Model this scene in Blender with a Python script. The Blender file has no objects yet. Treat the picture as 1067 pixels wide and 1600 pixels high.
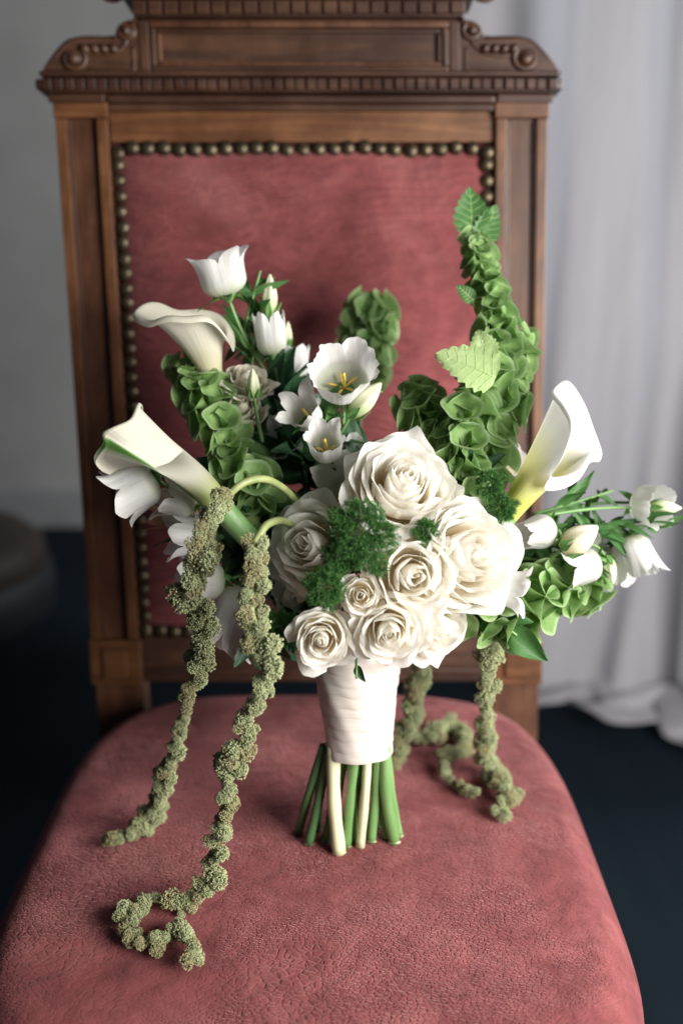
import bpy, bmesh, math, random
import numpy as np
from math import sin, cos, pi, radians, sqrt
from mathutils import Vector, Matrix, Quaternion

# ------------------------------------------------------------------ camera, world, lamps, exposure
SC = bpy.context.scene
COL = SC.collection
FPX = 1555.0
PITCH = radians(17.0)
CAMP = np.array([0.0, -0.95, 0.93])
FW = np.array([0.0, cos(PITCH), -sin(PITCH)])
UP = np.array([0.0, sin(PITCH), cos(PITCH)])
RT = np.array([1.0, 0.0, 0.0])

cam = bpy.data.cameras.new("camera")
camo = bpy.data.objects.new("camera", cam)
COL.objects.link(camo)
camo.location = CAMP
camo.rotation_euler = (pi / 2 - PITCH, 0, 0)
cam.sensor_fit = 'VERTICAL'
cam.sensor_height = 36.0
cam.lens = FPX / 1600 * 36.0
cam.clip_start = 0.05
cam.clip_end = 60
cam.dof.use_dof = True
cam.dof.focus_distance = 0.685
cam.dof.aperture_fstop = 2.7
SC.camera = camo

world = bpy.data.worlds.new("World")
SC.world = world
world.use_nodes = True
wb = world.node_tree.nodes["Background"]
wb.inputs[0].default_value = (0.38, 0.52, 0.74, 1)
wb.inputs[1].default_value = 0.062


def area(name, loc, target, size, size_y, power, color):
    l = bpy.data.lights.new(name, 'AREA')
    l.shape = 'RECTANGLE'
    l.size = size
    l.size_y = size_y
    l.energy = power
    l.color = color
    o = bpy.data.objects.new(name, l)
    COL.objects.link(o)
    o.location = loc
    d = Vector(target) - Vector(loc)
    o.rotation_euler = d.to_track_quat('-Z', 'Y').to_euler()
    return o


# daylight from the tall window at the right, in front of the chair
area("window_light", (0.94, -1.00, 0.98), (0.0, -0.22, 0.66), 0.80, 0.80, 44, (1.0, 0.975, 0.945))
# the same window's far pane, which lights the wall and the curtain
area("far_window_light", (2.3, 0.9, 1.75), (0.2, 1.7, 0.9), 0.8, 1.2, 52, (0.95, 0.96, 1.0))

vs = SC.view_settings
vs.view_transform = 'Standard'
vs.look = 'None'
vs.exposure = 0.12
vs.gamma = 1.0
vs.use_curve_mapping = False
SC.render.film_transparent = False
SC.cycles.use_denoising = True
SC.cycles.max_bounces = 14
SC.cycles.diffuse_bounces = 10
SC.cycles.transmission_bounces = 10
SC.cycles.transparent_max_bounces = 8


# ------------------------------------------------------------------ helpers
def PX(px, py, d):
    """the world point seen at photo position px, py, d metres deep in the scene"""
    return CAMP + d * (FW + (px - 533.5) / FPX * RT - (py - 800) / FPX * UP)


def PZ(px, py, z):
    r = FW + (px - 533.5) / FPX * RT - (py - 800) / FPX * UP
    return CAMP + r * ((z - CAMP[2]) / r[2])


def DIR(x, y, z):
    """a direction given as right, up, towards the viewer"""
    v = x * RT + y * UP - z * FW
    return v / np.linalg.norm(v)


def nrm(v):
    v = np.asarray(v, float)
    return v / (np.linalg.norm(v) + 1e-12)


def frame(axis, roll=0.0, ref=(0, 0, 1)):
    """3x3 matrix whose columns are e1, e2, axis"""
    a = nrm(axis)
    ref = np.asarray(ref, float)
    if abs(a @ ref) > 0.97:
        ref = np.array([1.0, 0, 0])
    e1 = nrm(np.cross(ref, a))
    e2 = np.cross(a, e1)
    c, s = cos(roll), sin(roll)
    return np.stack([c * e1 + s * e2, -s * e1 + c * e2, a], axis=1)


def mat4(M3, loc, scale=1.0):
    m = np.eye(4)
    m[:3, :3] = M3 * scale
    m[:3, 3] = loc
    return Matrix([list(map(float, r)) for r in m])


def empty(name, loc=(0, 0, 0), label=None, cat=None, group=None, M3=None, scale=1.0):
    o = bpy.data.objects.new(name, None)
    COL.objects.link(o)
    o.empty_display_size = 0.01
    if M3 is None:
        o.location = tuple(map(float, loc))
    else:
        o.matrix_world = mat4(M3, loc, scale)
    tag(o, label, cat, group)
    return o


def tag(o, label=None, cat=None, group=None, kind=None):
    if label: o["label"] = label
    if cat: o["category"] = cat
    if group: o["group"] = group
    if kind: o["kind"] = kind
    return o


def mesh(name, verts, faces, mats, smooth=True, uvs=None, midx=None):
    me = bpy.data.meshes.new(name)
    me.from_pydata([tuple(map(float, v)) for v in verts], [], [tuple(map(int, f)) for f in faces])
    if not isinstance(mats, (list, tuple)):
        mats = [mats]
    for m in mats:
        me.materials.append(m)
    if smooth:
        me.polygons.foreach_set("use_smooth", [True] * len(me.polygons))
    if uvs is not None:
        ul = me.uv_layers.new(name="UVMap")
        li = np.empty(len(me.loops), dtype=np.int32)
        me.loops.foreach_get("vertex_index", li)
        ul.data.foreach_set("uv", np.asarray(uvs, dtype=np.float32)[li].ravel())
    if midx is not None:
        me.polygons.foreach_set("material_index", midx)
    me.update()
    return me


def link(name, me, parent=None, M=None):
    o = bpy.data.objects.new(name, me)
    COL.objects.link(o)
    if parent is not None:
        o.parent = parent
    if M is not None:
        o.matrix_local = M
    return o


def grid_faces(nv, nu, closed_u=False, off=0):
    f = []
    nn = nu if closed_u else nu - 1
    for j in range(nv - 1):
        for i in range(nn):
            a = j * nu + i
            b = j * nu + (i + 1) % nu
            f.append((off + a, off + b, off + b + nu, off + a + nu))
    return f


def grid_mesh(name, G, mats, closed_u=False, uvs=True):
    nv, nu = G.shape[:2]
    uv = None
    if uvs:
        U_, V_ = np.meshgrid(np.linspace(0, 1, nu), np.linspace(0, 1, nv))
        uv = np.stack([U_.ravel(), V_.ravel()], 1)
    return mesh(name, G.reshape(-1, 3), grid_faces(nv, nu, closed_u), mats, True, uv)


def catmull(pts, n):
    P = np.asarray(pts, float)
    P = np.vstack([2 * P[0] - P[1], P, 2 * P[-1] - P[-2]])
    m = len(P) - 3
    t = np.linspace(0, m - 1e-6, n)
    k = t.astype(int)
    s = (t - k)[:, None]
    p0, p1, p2, p3 = P[k], P[k + 1], P[k + 2], P[k + 3]
    return 0.5 * (2 * p1 + (p2 - p0) * s + (2 * p0 - 5 * p1 + 4 * p2 - p3) * s ** 2 + (3 * p1 - p0 - 3 * p2 + p3) * s ** 3)


def catmull_closed(pts, n):
    P = np.asarray(pts, float)
    m = len(P)
    t = np.linspace(0, m, n, endpoint=False)
    k = t.astype(int)
    s = (t - k)[:, None]
    p0, p1, p2, p3 = P[(k - 1) % m], P[k % m], P[(k + 1) % m], P[(k + 2) % m]
    return 0.5 * (2 * p1 + (p2 - p0) * s + (2 * p0 - 5 * p1 + 4 * p2 - p3) * s ** 2 + (3 * p1 - p0 - 3 * p2 + p3) * s ** 3)


def tube_geo(path, rad, ns=8, cap=True, wob=0.0, seed=0):
    P = np.asarray(path, float)
    n = len(P)
    rad = np.full(n, rad) if np.isscalar(rad) else np.asarray(rad, float)
    T = np.gradient(P, axis=0)
    T /= np.linalg.norm(T, axis=1)[:, None] + 1e-12
    ref = np.array([0.3, 0.9, 0.2]) if abs(T[0] @ nrm([0.3, 0.9, 0.2])) < 0.9 else np.array([1.0, 0, 0])
    e = nrm(np.cross(T[0], ref))
    rs = np.random.RandomState(seed)
    V = []
    for i in range(n):
        e = nrm(e - (e @ T[i]) * T[i])
        b = np.cross(T[i], e)
        for k in range(ns):
            a = 2 * pi * k / ns
            r = rad[i] * (1 + wob * rs.uniform(-1, 1))
            V.append(P[i] + r * (cos(a) * e + sin(a) * b))
    Fs = grid_faces(n, ns, True)
    if cap:
        Fs.append(tuple(range(ns - 1, -1, -1)))
        Fs.append(tuple((n - 1) * ns + k for k in range(ns)))
    return V, Fs


def tube(name, path, rad, m, parent=None, ns=8, cap=True, wob=0.0, seed=0):
    V, Fs = tube_geo(path, rad, ns, cap, wob, seed)
    return link(name, mesh(name, V, Fs, m), parent)


class MB:
    def __init__(s):
        s.v, s.f = [], []

    def add(s, V, Fs):
        o = len(s.v)
        s.v.extend(list(V))
        s.f.extend([tuple(i + o for i in f) for f in Fs])

    def mesh(s, name, m, smooth=True):
        return mesh(name, s.v, s.f, m, smooth)


def smooth01(a, b, x):
    t = np.clip((np.asarray(x, float) - a) / (b - a), 0, 1)
    return t * t * (3 - 2 * t)


# ------------------------------------------------------------------ materials
def new_mat(name):
    m = bpy.data.materials.new(name)
    m.use_nodes = True
    nt = m.node_tree
    b = nt.nodes["Principled BSDF"]
    return m, nt, b


def N(nt, typ, **kw):
    n = nt.nodes.new(typ)
    for k, v in kw.items():
        if k in n.inputs.keys() if isinstance(k, str) else False:
            n.inputs[k].default_value = v
        else:
            setattr(n, k, v)
    return n


def noise_ramp(nt, coord, scale, stops, detail=5.0, rough=0.55, distortion=0.0):
    n = nt.nodes.new("ShaderNodeTexNoise")
    n.inputs["Scale"].default_value = scale
    n.inputs["Detail"].default_value = detail
    n.inputs["Roughness"].default_value = rough
    n.inputs["Distortion"].default_value = distortion
    nt.links.new(coord, n.inputs["Vector"])
    r = nt.nodes.new("ShaderNodeValToRGB")
    el = r.color_ramp.elements
    while len(el) < len(stops): el.new(0.5)
    for e, (p, c) in zip(el, stops):
        e.position = p
        e.color = (*c, 1)
    nt.links.new(n.outputs["Fac"], r.inputs["Fac"])
    return n, r


def coords(nt, scale=(1, 1, 1), kind="Object", rot=(0, 0, 0)):
    t = nt.nodes.new("ShaderNodeTexCoord")
    mp = nt.nodes.new("ShaderNodeMapping")
    mp.inputs["Scale"].default_value = scale
    mp.inputs["Rotation"].default_value = rot
    nt.links.new(t.outputs[kind], mp.inputs["Vector"])
    return mp.outputs["Vector"]


def bump(nt, b, height, strength, dist):
    bp = nt.nodes.new("ShaderNodeBump")
    bp.inputs["Strength"].default_value = strength
    bp.inputs["Distance"].default_value = dist
    nt.links.new(height, bp.inputs["Height"])
    nt.links.new(bp.outputs["Normal"], b.inputs["Normal"])
    return bp


def petal_mat(name, tip, base, transl=0.35, rough=0.5, vein=0.25, ramp=(0.15, 0.75), extra=None, vscale=(60, 3, 1), bstr=0.25):
    """thin petal or leaf: pigment from base to tip along V, fine veins, light passing through"""
    m, nt, b = new_mat(name)
    tc = nt.nodes.new("ShaderNodeTexCoord")
    sep = nt.nodes.new("ShaderNodeSeparateXYZ")
    nt.links.new(tc.outputs["UV"], sep.inputs[0])
    r = nt.nodes.new("ShaderNodeValToRGB")
    el = r.color_ramp.elements
    el[0].position, el[0].color = ramp[0], (*base, 1)
    el[1].position, el[1].color = ramp[1], (*tip, 1)
    if extra:
        for p, c in extra:
            e = el.new(p)
            e.color = (*c, 1)
    nt.links.new(sep.outputs["Y"], r.inputs["Fac"])
    mp = nt.nodes.new("ShaderNodeMapping")
    mp.inputs["Scale"].default_value = vscale
    nt.links.new(tc.outputs["UV"], mp.inputs["Vector"])
    nz = nt.nodes.new("ShaderNodeTexNoise")
    nz.inputs["Scale"].default_value = 1.0
    nz.inputs["Detail"].default_value = 3
    nt.links.new(mp.outputs["Vector"], nz.inputs["Vector"])
    # large blotches of pigment
    nz2 = nt.nodes.new("ShaderNodeTexNoise")
    nz2.inputs["Scale"].default_value = 45.0
    nz2.inputs["Detail"].default_value = 3
    nt.links.new(tc.outputs["Object"], nz2.inputs["Vector"])
    hsv = nt.nodes.new("ShaderNodeHueSaturation")
    mr = nt.nodes.new("ShaderNodeMapRange")
    mr.inputs["From Min"].default_value = 0.3
    mr.inputs["From Max"].default_value = 0.7
    mr.inputs["To Min"].default_value = 1 - 0.35 * vein
    mr.inputs["To Max"].default_value = 1 + 0.35 * vein
    add = nt.nodes.new("ShaderNodeMath")
    add.operation = 'MULTIPLY_ADD'
    add.inputs[1].default_value = 0.6
    nt.links.new(nz.outputs["Fac"], add.inputs[0])
    half = nt.nodes.new("ShaderNodeMath")
    half.operation = 'MULTIPLY'
    half.inputs[1].default_value = 0.4
    nt.links.new(nz2.outputs["Fac"], half.inputs[0])
    nt.links.new(half.outputs[0], add.inputs[2])
    nt.links.new(add.outputs[0], mr.inputs["Value"])
    nt.links.new(mr.outputs[0], hsv.inputs["Value"])
    nt.links.new(r.outputs["Color"], hsv.inputs["Color"])
    nt.links.new(hsv.outputs["Color"], b.inputs["Base Color"])
    b.inputs["Roughness"].default_value = rough
    b.inputs["Specular IOR Level"].default_value = 0.3
    bump(nt, b, nz.outputs["Fac"], bstr, 0.0006)
    tr = nt.nodes.new("ShaderNodeBsdfTranslucent")
    nt.links.new(hsv.outputs["Color"], tr.inputs["Color"])
    mx = nt.nodes.new("ShaderNodeMixShader")
    mx.inputs[0].default_value = transl
    nt.links.new(b.outputs[0], mx.inputs[1])
    nt.links.new(tr.outputs[0], mx.inputs[2])
    out = nt.nodes["Material Output"]
    nt.links.new(mx.outputs[0], out.inputs["Surface"])
    return m


M_ROSE = petal_mat("rose_petal", (0.93, 0.91, 0.855), (0.91, 0.81, 0.61), 0.54, 0.6, 0.14, (0.15, 0.72), vscale=(26, 5, 1), bstr=0.5)
M_ROSE_CREAM = petal_mat("cream_rose_petal", (0.80, 0.76, 0.65), (0.66, 0.62, 0.36), 0.30, 0.55, 0.15, (0.1, 0.7))
M_BELL = petal_mat("bellflower_petal", (0.72, 0.705, 0.68), (0.56, 0.61, 0.42), 0.38, 0.5, 0.22, (0.0, 0.4), vscale=(70, 2, 1), bstr=0.7)
M_BROWN_PETAL = petal_mat("wilted_petal", (0.50, 0.30, 0.19), (0.62, 0.5, 0.38), 0.3, 0.6, 0.4, (0.0, 0.6))
M_BUD = petal_mat("bud_petal", (0.74, 0.76, 0.55), (0.30, 0.42, 0.12), 0.3, 0.5, 0.3, (0.05, 0.6), vscale=(26, 1, 1))
M_CALYX = petal_mat("bell_calyx", (0.24, 0.40, 0.13), (0.31, 0.46, 0.17), 0.42, 0.5, 0.5, (0.2, 0.9), extra=[(0.96, (0.38, 0.52, 0.26))], vscale=(34, 6, 1))
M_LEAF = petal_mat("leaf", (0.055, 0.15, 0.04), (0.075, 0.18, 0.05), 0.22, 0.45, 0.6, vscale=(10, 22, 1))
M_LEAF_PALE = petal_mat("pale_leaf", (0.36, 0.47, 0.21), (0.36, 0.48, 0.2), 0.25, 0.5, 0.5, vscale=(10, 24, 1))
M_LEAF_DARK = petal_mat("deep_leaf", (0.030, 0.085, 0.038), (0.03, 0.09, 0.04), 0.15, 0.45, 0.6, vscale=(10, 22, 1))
M_SEPAL = petal_mat("sepal", (0.10, 0.24, 0.06), (0.13, 0.28, 0.08), 0.2, 0.5, 0.5)
M_FERN = petal_mat("fern_needle", (0.085, 0.215, 0.050), (0.035, 0.115, 0.028), 0.3, 0.5, 0.5)


def plain(name, c1, c2, scale, rough=0.5, bstr=0.3, bdist=0.001, sss=0.0, spec=0.4, stretch=(1, 1, 1), stops=(0.35, 0.65)):
    m, nt, b = new_mat(name)
    v = coords(nt, stretch)
    n, r = noise_ramp(nt, v, scale, [(stops[0], c1), (stops[1], c2)])
    nt.links.new(r.outputs["Color"], b.inputs["Base Color"])
    b.inputs["Roughness"].default_value = rough
    b.inputs["Specular IOR Level"].default_value = spec
    if bstr:
        bump(nt, b, n.outputs["Fac"], bstr, bdist)
    return m


M_STEM = plain("green_stem", (0.10, 0.22, 0.06), (0.20, 0.34, 0.13), 60, 0.4, 0.2, 0.0006, stretch=(1, 1, 0.15))
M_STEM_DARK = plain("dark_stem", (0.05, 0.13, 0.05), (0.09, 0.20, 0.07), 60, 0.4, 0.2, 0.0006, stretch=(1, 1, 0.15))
M_STEM_PALE = plain("pale_stem", (0.58, 0.60, 0.34), (0.70, 0.68, 0.46), 40, 0.4, 0.2, 0.0006, stretch=(1, 1, 0.15))
M_STEM_OLIVE = plain("amaranth_stem", (0.20, 0.25, 0.085), (0.30, 0.33, 0.14), 90, 0.45, 0.2, 0.0005)
M_VEIN = plain("leaf_vein", (0.27, 0.40, 0.15), (0.38, 0.49, 0.22), 200, 0.5, 0.0)
M_STAMEN = plain("stamen", (0.62, 0.42, 0.07), (0.74, 0.58, 0.16), 400, 0.7, 0.4, 0.0005)
M_FLORET = plain("amaranth_floret", (0.19, 0.23, 0.095), (0.50, 0.52, 0.30), 330, 0.75, 0.4, 0.001, spec=0.2)
M_FLORET_B = plain("amaranth_floret_rusty", (0.20, 0.19, 0.08), (0.46, 0.43, 0.24), 300, 0.75, 0.4, 0.001, spec=0.2)


# ------------------------------------------------------------------ flower builders
def rose_petal_grid(f, rs, op=1.0, nu=17, nv=17, guard=False, tight=0.0):
    """one petal of a unit rose facing +Z; f runs from the heart (0) to the outside (1)"""
    u = np.linspace(-1, 1, nu)[None, :]
    v = np.linspace(0, 1, nv)[:, None]
    rt = (0.045 + 0.86 * f ** 0.88) * rs.uniform(0.95, 1.06)
    zt = 0.46 - 0.46 * f ** 1.9 + rs.uniform(-0.03, 0.03)
    hw = 0.22 + 0.60 * f ** 0.75
    c = float(smooth01(0.12, 0.85, f)) * op
    if guard:
        rt, zt, hw, c = 1.0 * rs.uniform(0.92, 1.08), -0.12 + rs.uniform(-0.16, 0.06), 0.66 * rs.uniform(0.85, 1.1), 1.25
    vt = 1 - (0.20 + 0.12 * f) * np.abs(u) ** (3.4 - 0.8 * f) + 0.05 * np.exp(-(u / 0.16) ** 2) * rs.uniform(0.2, 1.3) * c
    ve = v * vt
    p0 = np.array([0.03 + 0.10 * f, -0.80])
    p1 = np.array([rt * 1.18 + 0.05, -0.72])
    p2 = np.array([rt * (1.10 - 0.10 * c) + 0.03, zt - 0.42])
    p3 = np.array([rt * (0.80 + 0.20 * min(1, f * 2.2)), zt])
    b0, b1, b2, b3 = (1 - ve) ** 3, 3 * ve * (1 - ve) ** 2, 3 * ve ** 2 * (1 - ve), ve ** 3
    r = b0 * p0[0] + b1 * p1[0] + b2 * p2[0] + b3 * p3[0]
    z = b0 * p0[1] + b1 * p1[1] + b2 * p2[1] + b3 * p3[1]
    lip = np.clip((ve - 0.66) / 0.34, 0, 1.2)
    side = 0.75 + 0.5 * u ** 2
    k = rs.uniform(0.7, 1.3)
    r = r + c * 0.26 * k * lip ** 2 * side
    z = z - c * (0.17 * k * lip ** 2.6) * side
    sh = 0.30 + 0.70 * np.sin(pi / 2 * np.minimum(1, ve / 0.62))
    Rc = np.maximum(r, 0.05) * (1.0 + 0.30 * f) + 0.015
    ang = np.clip(hw * sh * u / Rc, -2.6, 2.6)
    lat = Rc * np.sin(ang)
    inw = Rc * (1 - np.cos(ang))
    ph = rs.uniform(0, 6.28, 4)
    rad = r - inw + 0.05 * u * rs.choice([1, 1, 1, -1]) * (0.4 + f)
    rad = rad + c * (0.11 * np.abs(u) ** 5 * ve ** 2)
    wv = ve ** 4
    rad = rad + wv * (0.050 * np.sin(2.6 * u + ph[0]) + 0.024 * np.sin(6.5 * u + ph[1])) * (0.5 + f)
    z = z + wv * (0.045 * np.sin(3.1 * u + ph[2]) + 0.022 * np.sin(7.5 * u + ph[3])) * (0.5 + f)
    # crease down the middle of the outer petals
    rad = rad - 0.02 * c * np.exp(-(u / 0.12) ** 2) * ve
    return rad, lat, z


def make_rose(name, label, pos, face, R, n=30, seed=1, op=1.0, guards=5, roll=0.0, mat=None, group="white roses of the bouquet", squash=1.0, cat="rose", sepals=True):
    rs = np.random.RandomState(seed)
    M3 = frame(face, roll)
    root = empty(name, pos, label, cat, group, M3, 1.0)
    mat = mat or M_ROSE
    phi = rs.uniform(0, 6.28)
    total = n + guards
    for i in range(total):
        g = i >= n
        f = min(1.0, (i + 0.4) / (n - 1)) if not g else 1.0
        rad, lat, z = rose_petal_grid(f, rs, op, guard=g)
        phi += 2.39996 + rs.uniform(-0.22, 0.22) if not g else 2 * pi / max(guards, 1) + rs.uniform(-0.3, 0.3)
        cx, cy = 0.05 * sin(i * 1.7) * (1 - f), 0.05 * cos(i * 2.3) * (1 - f)
        x = rad * cos(phi) - lat * sin(phi) + cx
        y = rad * sin(phi) + lat * cos(phi) + cy
        tilt = rs.uniform(-0.05, 0.05, 2) * (1 - 0.4 * f)
        G = np.stack([x, y, z * squash + tilt[0] * x + tilt[1] * y], 2) * R
        link("petal", grid_mesh("rose_petal", G, mat), root)
    if sepals:
        for k in range(5):
            leaf_obj("sepal", root, np.array([0.06 * cos(k * 1.2566), 0.06 * sin(k * 1.2566), -0.78]) * R,
                     np.array([cos(k * 1.2566), sin(k * 1.2566), -0.25]), R * 0.9, R * 0.22, M_SEPAL, seed + k, (0, 0, 1))
    return root


def leaf_grid(L, W, rs, nu=7, nv=11, fold=0.25, curl=0.3, wave=0.05, pts=1.0):
    """leaf along +X, face +Z"""
    v = np.linspace(0, 1, nv)[:, None]
    u = np.linspace(-1, 1, nu)[None, :]
    w = W * 0.5 * np.sin(pi * v ** 0.75) ** 0.85 * (1 - 0.25 * v * pts) + W * 0.02
    x = L * v + 0 * u
    y = w * u
    z = fold * w * np.abs(u) - curl * L * v ** 2 + wave * W * np.sin(5 * v + 3 * u + rs.uniform(0, 6)) * np.abs(u)
    return np.stack([x, y, z], 2)


def leaf_obj(name, parent, base, direction, L, W, m, seed=0, up=(0, 0, 1), curl=0.2, fold=0.3, wave=0.08):
    rs = np.random.RandomState(seed)
    G = leaf_grid(L, W, rs, fold=fold, curl=curl * rs.uniform(0.4, 1.4), wave=wave)
    d = nrm(direction)
    upv = np.asarray(up, float)
    if abs(d @ nrm(upv)) > 0.95:
        upv = np.array([1.0, 0.2, 0])
    zz = nrm(upv - (upv @ d) * d)
    yy = np.cross(zz, d)
    G = G @ np.stack([d, yy, zz]) + np.asarray(base)
    return link(name, grid_mesh(name, G, m), parent)


def bell_grid(L, rb, rm, flare, lobe=0.30, twist=0.0, rs=None, nu=75, nv=22, cup=0.18, ripple=0.05):
    """bell-shaped corolla, base at the origin, mouth towards +Z, five lobes"""
    th = np.linspace(0, 2 * pi, nu + 1)[None, :]
    s = np.linspace(0, 1, nv)[:, None]
    x = (th * 5 / (2 * pi)) % 1.0
    lob = np.sin(pi * x) ** 0.62 + 0.16 * np.exp(-((x - 0.5) / 0.09) ** 2)
    lob = lob / 1.16
    Lt = L * (1 - lobe + lobe * lob)
    zz = s * Lt
    sr = zz / L
    body = np.sqrt(np.clip(1 - (1 - np.clip(sr / cup, 0, 1)) ** 2, 0, 1))
    r = (0.12 * rb + 0.88 * rb * body) + (rm - rb) * smooth01(cup, 0.85, sr)
    fl = np.clip((sr - 0.58) / 0.42, 0, 1)
    r = r + flare * fl ** 2.2
    zz = zz - 0.35 * flare * fl ** 4
    r = r * (1 + ripple * np.cos(5 * th + pi) * np.clip(sr * 1.5, 0, 1))
    if rs is not None:
        p = rs.uniform(0, 6.28, 4)
        r = r * (1 + 0.06 * sr * np.sin(th * 2 + p[0]) + 0.06 * sr ** 3 * np.sin(th * 7 + p[1]) + 0.018 * sr * np.sin(th * 15 + p[2]) + 0.03 * sr ** 4 * np.sin(th * 23 + p[3]))
        zz = zz + L * 0.04 * sr ** 2 * np.sin(th * 3 + p[2])
        r = r + flare * 0.3 * fl ** 2 * np.sin(th + p[3])
    a = th + twist * sr
    return np.stack([r * np.cos(a), r * np.sin(a), zz + 0 * th], 2)


def make_bell(label, pos, face, L, rb, rm, flare, lobe=0.3, seed=0, roll=0.0, stamen=True, stem_to=None, sep=1.0, mat=None, name="bellflower", group="white bellflowers of the bouquet", cat="flower", cup=0.30, ripple=0.05, sepdir=-0.3):
    rs = np.random.RandomState(seed + 100)
    M3 = frame(face, roll)
    root = empty(name, pos, label, cat, group, M3)
    link("corolla", grid_mesh("corolla", bell_grid(L, rb, rm, flare, lobe, 0.1, rs, cup=cup, ripple=ripple), mat or M_BELL), root)
    if stamen:
        pth = [(0, 0, 0.05 * L), (0.03 * L, 0, 0.35 * L), (0.02 * L, 0.02 * L, 0.62 * L)]
        tube("pistil", catmull(pth, 8), np.linspace(0.0010, 0.0013, 8), M_STAMEN, root, 6)
        for k in range(5):
            a = k * 1.2566 + 0.3
            q = [(0, 0, 0.08 * L), (0.25 * rb * cos(a), 0.25 * rb * sin(a), 0.18 * L), (0.62 * rb * cos(a), 0.62 * rb * sin(a), 0.26 * L)]
            tube("stamen", catmull(q, 6), [0.0004, 0.0005, 0.0009, 0.0011, 0.0011, 0.0005], M_STAMEN, root, 5)
    if sep:
        for k in range(5):
            a = k * 1.2566 + rs.uniform(-0.2, 0.2)
            leaf_obj("sepal", root, (0.2 * rb * cos(a), 0.2 * rb * sin(a), -0.0005), (cos(a), sin(a), sepdir + rs.uniform(-0.3, 0.5)),
                     rb * 1.15 * sep * rs.uniform(0.8, 1.15), rb * 0.45 * sep, M_SEPAL, seed + k, (0, 0, 1))
        V, Fs = tube_geo([(0, 0, -0.006), (0, 0, -0.003), (0, 0, 0.001), (0, 0, 0.003)], [0.0012, 0.22 * rb, 0.42 * rb, 0.3 * rb], 10)
        link("receptacle", mesh("receptacle", V, Fs, M_SEPAL), root)
    if stem_to is not None:
        Mi = np.linalg.inv(M3)
        e = Mi @ (np.asarray(stem_to) - np.asarray(pos))
        pth = catmull([(0, 0, -0.003), np.array([0, 0, -0.35 * np.linalg.norm(e)]) * 0.5 + e * 0.25, e], 12)
        tube("stem", pth, np.linspace(0.0012, 0.0016, 12), M_STEM, root, 7)
    return root


def make_bud(label, pos, face, L, r, seed=0, stem_to=None, mat=None, group="pointed flower buds of the bouquet"):
    rs = np.random.RandomState(seed)
    M3 = frame(face, rs.uniform(0, 6))
    root = empty("flower_bud", pos, label, "bud", group, M3)
    nu, nv = 40, 16
    th = np.linspace(0, 2 * pi, nu + 1)[None, :]
    s = np.linspace(0, 1, nv)[:, None]
    prof = r * np.sin(pi * np.clip(0.08 + 0.9 * s, 0, 1)) ** 0.75 * (1 - 0.35 * s)
    rr = prof * (1 + 0.09 * np.cos(5 * th + 2.0 * s))
    G = np.stack([rr * np.cos(th + 0.8 * s), rr * np.sin(th + 0.8 * s), L * s + 0 * th], 2)
    link("furled_petals", grid_mesh("furled_petals", G, mat or M_BUD), root)
    for k in range(5):
        a = k * 1.2566
        leaf_obj("sepal", root, (0.5 * r * cos(a), 0.5 * r * sin(a), 0.0), (0.55 * cos(a), 0.55 * sin(a), 0.8), L * 0.42, r * 0.7, M_SEPAL, seed + k, (cos(a), sin(a), 0))
    if stem_to is not None:
        e = np.linalg.inv(M3) @ (np.asarray(stem_to) - np.asarray(pos))
        pth = catmull([(0, 0, 0.002), np.array([0, 0, -0.2 * np.linalg.norm(e)]) + e * 0.3, e], 12)
        tube("stem", pth, np.linspace(0.0012, 0.0016, 12), M_STEM, root, 7)
    return root


def make_calla(label, rim, base, base_dir, r0, tube_len, mat, seed=0, power=2.2, roll_out=0.004, stem_to=None, spadix=True, nu=72, nv=30, tube_r=None):
    """calla lily: a spathe rolled from a narrow tube at base, opening into the closed rim curve (world points)"""
    base = np.asarray(base, float)
    root = empty("calla_lily", base, label, "calla lily", "calla lilies of the bouquet")
    ax = nrm(base_dir)
    rimc = catmull_closed(rim, nu) - base
    # the tube ring starts in line with the first rim point
    d0 = rimc[0] - (rimc[0] @ ax) * ax
    e1 = nrm(d0)
    e2 = np.cross(ax, e1)
    a_mid = rimc[nu // 4]
    sgn = 1.0 if (a_mid @ e2) > 0 else -1.0
    th = np.linspace(0, 2 * pi, nu, endpoint=False)
    rows = []
    for t in np.linspace(0, 1, nv):
        rad = r0 * (0.72 + 0.5 * t)
        ring = ax * tube_len * t + rad * (np.cos(th)[:, None] * e1 + sgn * np.sin(th)[:, None] * e2)
        k = t ** power
        rows.append((1 - k) * ring + k * rimc)
    cen = rimc.mean(0)
    out = rimc - cen
    out /= np.linalg.norm(out, axis=1)[:, None]
    for q in (0.4, 0.8, 1.15):                     # the rolled lip
        rows.append(rimc + roll_out * (sin(q * 1.6) * out - (1 - cos(q * 1.6)) * ax))
    G = np.array(rows)
    G = np.concatenate([G, G[:, :1]], axis=1)
    sp = link("spathe", grid_mesh("spathe", G, mat), root)
    if spadix:
        pth = catmull([ax * tube_len * 0.15, ax * tube_len * 0.6, ax * tube_len * 1.0], 12)
        tube("spadix", pth, np.concatenate([np.full(10, 0.0032), [0.0026, 0.001]]), M_STAMEN, root, 10)
    if stem_to is not None:
        e = np.asarray(stem_to) - base
        pth = catmull([ax * 0.004, -ax * 0.25 * np.linalg.norm(e) + e * 0.15, e], 16)
        tube("stem", pth, np.linspace(r0 * 0.74, r0 * 0.7, 16), M_STEM, root, 10)
    return root


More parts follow.
